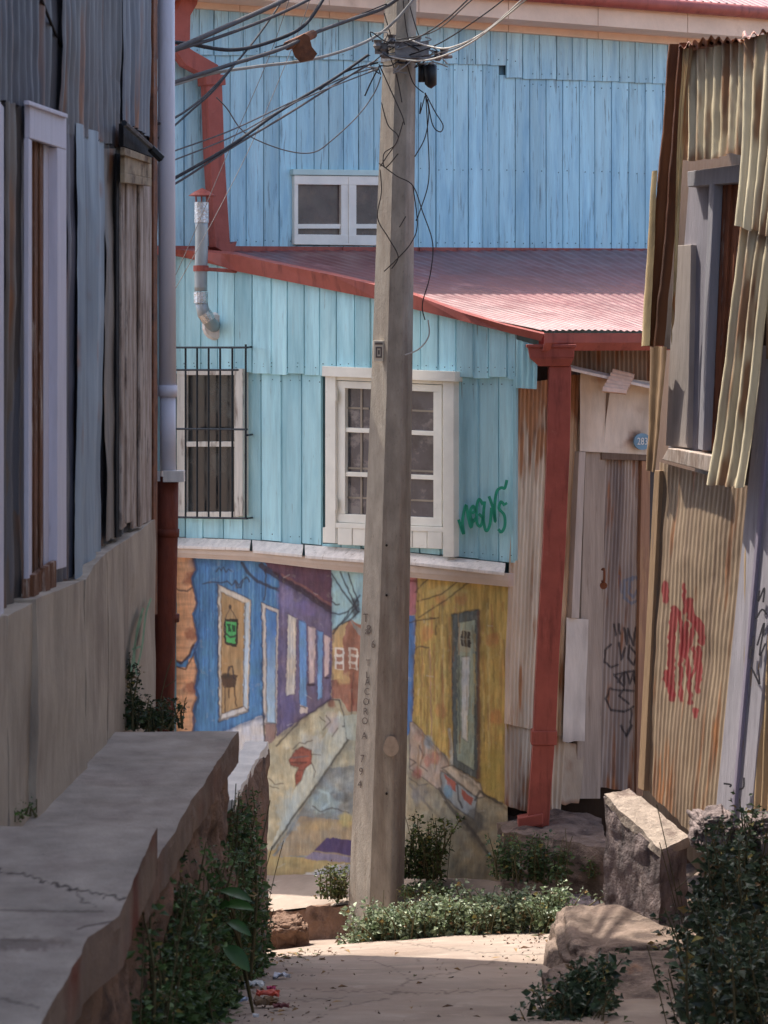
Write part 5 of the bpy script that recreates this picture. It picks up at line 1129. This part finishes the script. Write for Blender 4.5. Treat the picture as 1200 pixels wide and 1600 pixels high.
cable('white and dark drooping wire above the upper white window', [(595, 120, 15), (585, 145, 15), (560, 180, 14.9), (520, 218, 14.8), (490, 238, 14.8), (450, 236, 14.7), (400, 218, 14.6), (375, 200, 14.5), (355, 170, 14.4), (338, 152, 14.4)], .0055, (104, 98, 96))
cable('long wire draped over the zinc house wall towards the pole', [(50, -40, 7.9), (65, 0, 8.2), (100, 82, 8.7), (132, 135, 9.2), (165, 165, 9.8), (205, 184, 10.5), (245, 193, 10.9), (280, 180, 11.6), (320, 150, 12.3), (360, 108, 13), (400, 60, 13.7), (440, 2, 14.4), (460, -40, 14.6)], .0085, BK)
cable('wire from the eaves of the weathered window out across the alley', [(236, 222, 10.86), (262, 205, 11.2), (300, 172, 12), (335, 140, 12.6), (370, 96, 13.2)], .008, BK)
cable('hair thin wire slanting past the flue top, left one', [(270, 440, 14), (300, 372, 14.2), (360, 230, 14.6), (420, 90, 14.9), (455, -10, 15)], .0032, (120, 112, 108))
cable('hair thin wire slanting past the flue, right one', [(268, 462, 14), (330, 350, 14.3), (400, 210, 14.7), (470, 40, 15), (486, -10, 15)], .0032, (150, 142, 136))
for k, (y0, pts, l, r, cc) in enumerate([
    (0, [(640, 86, 14.95), (690, 66, 14.7), (760, 20, 14.2), (810, -20, 13.8)], 'topmost wire fanning from the bracket to the upper right', .006, BK),
    (0, [(620, 62, 14.95), (680, 48, 14.7), (730, 6, 14.2), (760, -20, 13.9)], 'steepest dark wire fanning from the bracket to the upper right', .006, (90, 86, 84)),
    (0, [(612, 66, 14.95), (650, 60, 14.7), (700, 28, 14.4), (750, -20, 13.9)], 'dark wire left of the fan, steep to the upper right', .007, (80, 76, 76)),
    (0, [(640, 62, 14.95), (670, 72, 14.8), (705, 74, 14.5), (760, 48, 14.1), (830, -14, 13.6)], 'pale wire sagging to the right of the bracket, then rising', .0075, (206, 200, 190)),
    (0, [(606, 88, 14.95), (650, 95, 14.85), (690, 88, 14.6), (740, 64, 14.2), (800, 18, 13.8), (836, -14, 13.6)], 'lowest pale wire looping under the bracket to the right', .0075, (206, 200, 190)),
    (0, [(660, 88, 14.95), (720, 72, 14.5), (790, 24, 14), (850, -20, 13.5)], 'rightmost dark wire of the fan at the top of the picture', .005, (110, 106, 104))]):
    cable(l, pts, r, cc)
mb = MB()
c = P(472, 76, 14.1); 
vs = []
out = [(456, 66), (476, 54), (482, 58), (486, 74), (494, 84), (488, 92), (470, 96), (462, 88), (458, 78)]
vs = [P(x, y, 14.06) for x, y in out] + [P(x, y, 14.14) for x, y in out]; n = len(out)
mb.add(vs, [tuple(range(n)), tuple(range(n, 2 * n))[::-1]] + [(i, (i + 1) % n, n + (i + 1) % n, n + i) for i in range(n)])
mb.tube([P(448, 72, 14.0), P(490, 53, 14.3)], .028, 10)
tag(mb.build('splice_case', m_rust, bevel=.006), 'rusty splice case clamped on the thick grey cable left of the pole', 'splice case')

# ================================================================== PLANTS
def leaves(n, pos, dirs, ln, wd, cols):
    d = dirs / np.linalg.norm(dirs, axis=1)[:, None]
    r = RNG.normal(size=(n, 3)); s = np.cross(d, r); s /= np.linalg.norm(s, axis=1)[:, None]; up = np.cross(s, d)
    up *= np.sign(up[:, 2:3] + 1e-6); 
    ln = ln[:, None]; wd = wd[:, None]
    b = pos; m1 = pos + d * ln * .45 + s * wd + up * wd * .5; m2 = pos + d * ln * .45 - s * wd + up * wd * .5; t = pos + d * ln - up * ln * .12; mid = pos + d * ln * .5
    v = np.stack([b, m1, t, m2, mid], 1).reshape(-1, 3); k = np.arange(n)[:, None] * 5
    f = np.concatenate([k + np.array([0, 4, 1, 0])[None, :3], k + np.array([4, 2, 1]), k + np.array([0, 3, 4]), k + np.array([4, 3, 2])])
    return v, f, np.repeat(cols, 5, 0)
G1, G2, G3 = (70, 92, 48), (104, 122, 72), (46, 64, 38)
def plant(name, label, bases, hmin, hmax, nst, leaf, spread=.35, per=34, pal=(G1, G2, G3), cat='plant', group=None, droop=.0, lw=.32, wbase=None):
    base0 = np.mean(np.array([tuple(b) for b in bases]), 0)
    root = thing(name, label, cat, base0, group)
    st = MB(); P_, D_, L_, C_ = [], [], [], []
    pal = np.array([lin(c) for c in pal])
    for i in range(nst):
        t = random.random() * (len(bases) - 1); j = int(t); b = Vector(bases[j]).lerp(Vector(bases[min(j + 1, len(bases) - 1)]), t - j)
        b = b + Vector((random.gauss(0, .03), random.gauss(0, .04), 0))
        h = random.uniform(hmin, hmax); az = random.uniform(0, 2 * math.pi); sp = abs(random.gauss(0, spread)) * h
        tip = b + Vector((math.cos(az) * sp, math.sin(az) * sp, h))
        mid = b.lerp(tip, .5) + Vector((random.gauss(0, .06) * h, random.gauss(0, .06) * h, .1 * h)); 
        if droop: tip = tip + Vector((math.cos(az) * droop * h, math.sin(az) * droop * h, -droop * h * .8))
        cur = smoothcurve([b, mid, tip], 6)
        st.tube(cur, [.006 * (1 - .8 * q / (len(cur) - 1)) * (1 + h) for q in range(len(cur))], 5, cap=False)
        shade = random.random()
        for q in range(int(per * random.uniform(.7, 1.2))):
            s = random.random() ** .8; x = s * (len(cur) - 1); a = int(min(x, len(cur) - 2)); p = cur[a].lerp(cur[a + 1], x - a)
            ang = random.uniform(0, 2 * math.pi); r0 = random.random() * leaf * 1.3
            P_.append((p.x + math.cos(ang) * r0, p.y + math.sin(ang) * r0, p.z + random.gauss(0, .012)))
            D_.append((math.cos(ang), math.sin(ang), random.uniform(-.35, .9))); L_.append(leaf * random.choice((.5, .7, .9, 1.0, 1.2, 1.7)) * random.uniform(.8, 1.2) * (1.1 - .4 * s))
            w = RNG.dirichlet((1.2, 1.0 * (.4 + shade), 1.1)); dry = random.random() < .05; C_.append(np.array(lin(random.choice([(150, 122, 74), (120, 92, 60), (164, 150, 84)]))) * .8 if dry else (w @ pal) * random.uniform(.6, 1.35))
    for i in range(max(2, nst // 8)):                        # bare dry twigs
        b = Vector(bases[random.randrange(len(bases))]) + Vector((random.gauss(0, .05), random.gauss(0, .05), 0)); h = random.uniform(.6, 1.08) * hmax; az = random.uniform(0, 6.28)
        t1 = b + Vector((math.cos(az) * h * .25, math.sin(az) * h * .25, h)); m_ = b.lerp(t1, .6)
        st.tube(smoothcurve([b, m_ + Vector((0, 0, .03)), t1], 4), .0022, 4, cap=False); st.tube([m_, m_ + Vector((random.gauss(0, .1), random.gauss(0, .1), .12)) * h], .0016, 4, cap=False)
    st.build('stem', m_stem, root, smooth=True)
    L_ = np.array(L_); lm = MB(); v, f, c = leaves(len(P_), np.array(P_), np.array(D_), L_, L_ * lw, np.array(C_)); lm.add(v, f, c)
    lm.build('foliage', m_leaf, root)
    return root
def gpt(px, py, Y): return P(px, py, Y)
plant('weed', 'dark upright weed in the corner of the zinc house wall at the walkway end', [gpt(178, 1138, 9.75), gpt(205, 1138, 9.8)], .12, .33, 26, .022, .18, 46, pal=((52, 66, 40), (84, 98, 58), (34, 44, 30)))
plant('weed', 'low dark weed trailing over the walkway end beside the rusty pipe', [gpt(215, 1136, 9.8), gpt(268, 1140, 9.75)], .04, .13, 30, .02, .4, 30, pal=((52, 66, 40), (84, 98, 58), (34, 44, 30)))
plant('grass_tuft', 'tiny green tuft at the foot of the zinc house wall', [gpt(6, 1279, 7.55), gpt(40, 1278, 7.6)], .015, .035, 16, .014, .5, 14, pal=((76, 108, 50), (104, 128, 66), (56, 78, 42)))
big = ((68, 92, 48), (108, 132, 76), (40, 56, 34))
def on_path(x, y): return Vector((x, y, float(path_z(np.array([x]), np.array([y]))[0])))
plant('bush', 'tall weedy bush against the rubble wall under the walkway, in front of the stub wall', [on_path(-.68, 9.5), on_path(-.64, 10.1), on_path(-.62, 10.6)], .1, .86, 70, .028, .09, 100, pal=big)
plant('bush', 'dense dark bush in front of the rubble wall, with broad leaves beside it', [on_path(-.7, 8.0), on_path(-.68, 8.6), on_path(-.66, 9.3)], .08, .74, 100, .028, .14, 100, pal=big)
plant('bush', 'dark bush at the bottom left below the broken walkway edge', [on_path(-.74, 6.9), on_path(-.7, 7.6), on_path(-.7, 7.9)], .08, .54, 80, .026, .12, 90, pal=big)
plant('bush', 'small bush at the foot of the walkway wall near the litter', [on_path(-.68, 8.1), on_path(-.64, 8.7)], .06, .2, 40, .028, .25, 60, pal=big)
plant('weed', 'bushy weed at the end of the stub wall where the path begins', [on_path(-.66, 11.1), on_path(-.64, 11.6)], .12, .42, 34, .026, .1, 70, pal=big)
plant('weed', 'short weed on the pavement at the left foot of the concrete pole', [gpt(516, 1404, 15.3), gpt(540, 1404, 15.25)], .08, .24, 18, .026, .25, 40, pal=((82, 96, 54), (128, 132, 80), (60, 70, 42)))
plant('weed', 'leafy weed growing against the mural right of the concrete pole', [gpt(640, 1370, 15.35), gpt(665, 1374, 15.3), gpt(690, 1372, 15.2)], .15, .42, 34, .03, .16, 50, pal=((74, 92, 48), (118, 128, 70), (48, 62, 38)))
plant('weed', 'small flat weed at the right foot of the concrete pole', [gpt(635, 1402, 14.9), gpt(705, 1400, 14.8)], .03, .09, 24, .026, .6, 24, pal=((82, 100, 60), (120, 134, 84), (56, 72, 44)))
sil = ((118, 134, 96), (186, 196, 164), (70, 86, 56))
ks = [(572, 1462, 14.35), (600, 1458, 14.3), (648, 1448, 14.2), (700, 1442, 14.1), (752, 1440, 13.95), (806, 1436, 13.8), (856, 1436, 13.65)]
labs = ['silvery kerb plant at the left end of the row, below the pole', 'silvery kerb plant second from the left end of the row', 'silvery kerb plant third from the left end of the row', 'silvery kerb plant in the middle of the row', 'silvery kerb plant third from the right end of the row', 'silvery kerb plant second from the right end of the row', 'silvery kerb plant at the right end of the row, by the kerb stone']
for (x, y, Yd), lb in zip(ks, labs):
    plant('kerb_plant', lb, [gpt(x - 22, y + 20, Yd), gpt(x + 24, y + 15, Yd - .06), gpt(x, y - 4, Yd + .15)], .08, .22, 46, .03, .55, 34, pal=sil, group='silvery plants along the kerb', lw=.36)
plant('weed', 'green weed spilling over the stone doorstep under the red downpipe', [gpt(785, 1372, 14.45), gpt(830, 1376, 14.4), gpt(880, 1372, 14.3)], .1, .3, 46, .028, .3, 44, pal=((66, 88, 50), (108, 128, 78), (42, 58, 36)))
plant('weed', 'small weed in the shade at the right end of the stone doorstep', [gpt(922, 1370, 14.3), gpt(936, 1370, 14.3)], .05, .12, 10, .024, .3, 26, pal=big)
plant('bush', 'large leafy bush filling the bottom right corner', [Vector((1.16, 8.3, -3.1)), Vector((1.26, 8.9, -3.1)), Vector((1.34, 9.5, -3.05)), Vector((1.4, 10.0, -2.95)), Vector((1.5, 9.2, -2.95)), Vector((1.35, 8.5, -3.05)), Vector((1.2, 8.0, -3.0))], .3, .9, 170, .038, .15, 100, pal=((52, 68, 46), (88, 104, 78), (32, 42, 32)), lw=.34)
plant('bush', 'leafy sprig rising behind the large right bush against the grey post', [Vector((1.52, 10.3, -2.75)), Vector((1.7, 10.3, -2.75))], .3, .68, 22, .036, .12, 60, pal=((66, 84, 54), (110, 126, 92), (42, 54, 38)))
plant('bush', 'low dark bush hanging over the path edge in front of the brown boulder', [Vector((.62, 8.5, -2.68)), Vector((.74, 8.8, -2.7)), Vector((.86, 9.2, -2.74)), Vector((.7, 8.4, -2.66))], .06, .3, 90, .034, .3, 70, pal=((56, 74, 50), (92, 112, 82), (36, 48, 34)), lw=.36)
plant('weed', 'creeping weed across the middle of the brown boulder', [Vector((.98, 10.7, -2.98)), Vector((1.2, 10.4, -2.9)), Vector((1.35, 10.2, -2.85))], .04, .14, 26, .04, .6, 20, pal=((60, 78, 52), (98, 116, 84), (40, 52, 36)))
# broad-leaved plant
root = thing('broadleaf_plant', 'plant with a few very broad bright green leaves in the left bush', 'plant', on_path(-.5, 8.8))
for (x, y, L, ang, tilt, wdt) in ((332, 1345, .09, 2.0, .9, .02), (345, 1392, .13, .1, .05, .024), (350, 1415, .13, .25, .25, .026), (355, 1440, .10, -.1, -.2, .024), (340, 1425, .1, 1.2, .5, .03), (350, 1480, .12, -.6, -.4, .035)):
    bl = MB(); p = P(x, y, 8.55); d = Vector((math.cos(ang), -.45, math.sin(tilt))).normalized(); s = d.cross(Vector((0, -.6, 1))).normalized(); nn = s.cross(d)
    nn = nn if nn.z > 0 else -nn; m = 9; vs = []
    for i in range(m):
        t = i / (m - 1); w = wdt * math.sin(math.pi * min(1, t * .93 + .05)) ** .8; c = p + d * L * t - Vector((0, 0, .25 * L * t * t))
        vs += [c + s * w + nn * w * .35, c, c - s * w + nn * w * .35]
    bl.add(vs, [(i * 3 + j, i * 3 + j + 1, i * 3 + 4 + j, i * 3 + 3 + j) for i in range(m - 1) for j in range(2)], np.array(lin((56, 100, 40))) * random.uniform(.6, 1.0))
    bl.build('leaf', m_leaf, root, smooth=True)
sm = MB(); b0 = on_path(-.5, 8.8)
for x, y in ((335, 1345), (355, 1400), (365, 1450)): sm.tube(smoothcurve([b0, b0.lerp(P(x, y, 8.6), .6) + Vector((0, 0, .05)), P(x, y, 8.55)], 5), .006, 5)
sm.build('stem', m_stem, root)

# ================================================================== LITTER
def scrap(label, px, py, sz, rgb, seed, shape=(1, .6)):
    r = random.Random(seed); y = 8.6
    for _ in range(60):                                      # stand it on the path
        q = P(px, py, y); dz = q.z - float(path_z(np.array([q.x]), np.array([q.y]))[0]); y += dz * .8 if abs(dz) > 1e-4 else 0
    c = P(px, py, y); mb = MB(); n = 7; v = []
    for j in range(n):
        for i in range(n):
            a, b = (i / (n - 1) - .5) * 2, (j / (n - 1) - .5) * 2
            v.append((c.x + a * sz * shape[0] + r.gauss(0, sz * .1), c.y + b * sz * shape[1] + r.gauss(0, sz * .1), c.z + .012 + sz * (.5 * mnoise.noise(Vector((a * 2.2, b * 2.2, seed * 3.3))) + .3)))
    mb.grid(np.array(v), n, n, np.array(lin(rgb))); mb.grid(np.array(v) + np.array([0, 0, -.006]), n, n, np.array(lin(rgb)))
    tag(mb.build('litter', m_litter, smooth=False), label, 'litter', 'scraps of litter by the path')
scrap('crumpled blue and white wrapper lying nearest the bush', 372, 1568, .035, (168, 180, 200), 1)
scrap('crumpled white paper scrap above the red wrapper', 398, 1545, .04, (214, 212, 206), 2)
scrap('red and orange torn wrapper among dry leaves', 418, 1560, .045, (190, 76, 56), 3)
scrap('small pink scrap behind the red wrapper', 424, 1549, .018, (196, 70, 110), 4)
scrap('pale crumpled bag at the edge of the bush higher up the path', 440, 1530, .035, (206, 206, 212), 5)
scrap('dark red leaf-like scrap at the left of the path', 440, 1578, .03, (110, 50, 50), 6)
scrap('brown dry husk left of the red scrap', 415, 1574, .05, (112, 84, 56), 7)
scrap('tiny white chip on the path at the bottom', 400, 1592, .012, (220, 220, 220), 8)

# ================================================================== LIGHT AND CAMERA
sd = Vector((.66, -.75, 0)).normalized(); EL = math.radians(58)
L = Vector((sd.x * math.cos(EL), sd.y * math.cos(EL), -math.sin(EL)))
sun = bpy.data.lights.new('sun', 'SUN'); sun.energy = 2.6; sun.angle = math.radians(.5); sun.color = (1, .95, .86)
so = bpy.data.objects.new('sun', sun); COL.objects.link(so); so.rotation_euler = L.to_track_quat('-Z', 'Y').to_euler(); so.location = (-8, 20, 20)
w = bpy.data.worlds.new('World'); SC.world = w; w.use_nodes = True
nt = w.node_tree; bg = nt.nodes['Background']; sky = nt.nodes.new('ShaderNodeTexSky'); sky.sky_type = 'NISHITA'; sky.sun_disc = False
sky.sun_elevation = EL; sky.sun_rotation = math.atan2(-sd.x, -sd.y); sky.altitude = 50; sky.dust_density = 3.0; sky.air_density = .8; sky.ozone_density = .6
nt.links.new(sky.outputs[0], bg.inputs[0]); bg.inputs[1].default_value = .15
cam = bpy.data.cameras.new('camera'); co = bpy.data.objects.new('camera', cam); COL.objects.link(co)
co.rotation_euler = (math.pi / 2, 0, 0); cam.sensor_fit = 'VERTICAL'; cam.sensor_height = 36; cam.lens = F / 1600 * 36
cam.shift_y = -(800 - HY) / 1600; cam.clip_end = 1500; cam.clip_start = .1
cam.dof.use_dof = True; cam.dof.focus_distance = 15.0; cam.dof.aperture_fstop = 8
SC.camera = co
SC.view_settings.view_transform = 'Standard'; SC.view_settings.look = 'None'; SC.view_settings.exposure = 1.55; SC.view_settings.gamma = 1
SC.view_settings.use_curve_mapping = False
SC.cycles.max_bounces = 6; SC.cycles.use_denoising = True
for o in list(SC.objects):
    if '_base' in o: del o['_base']
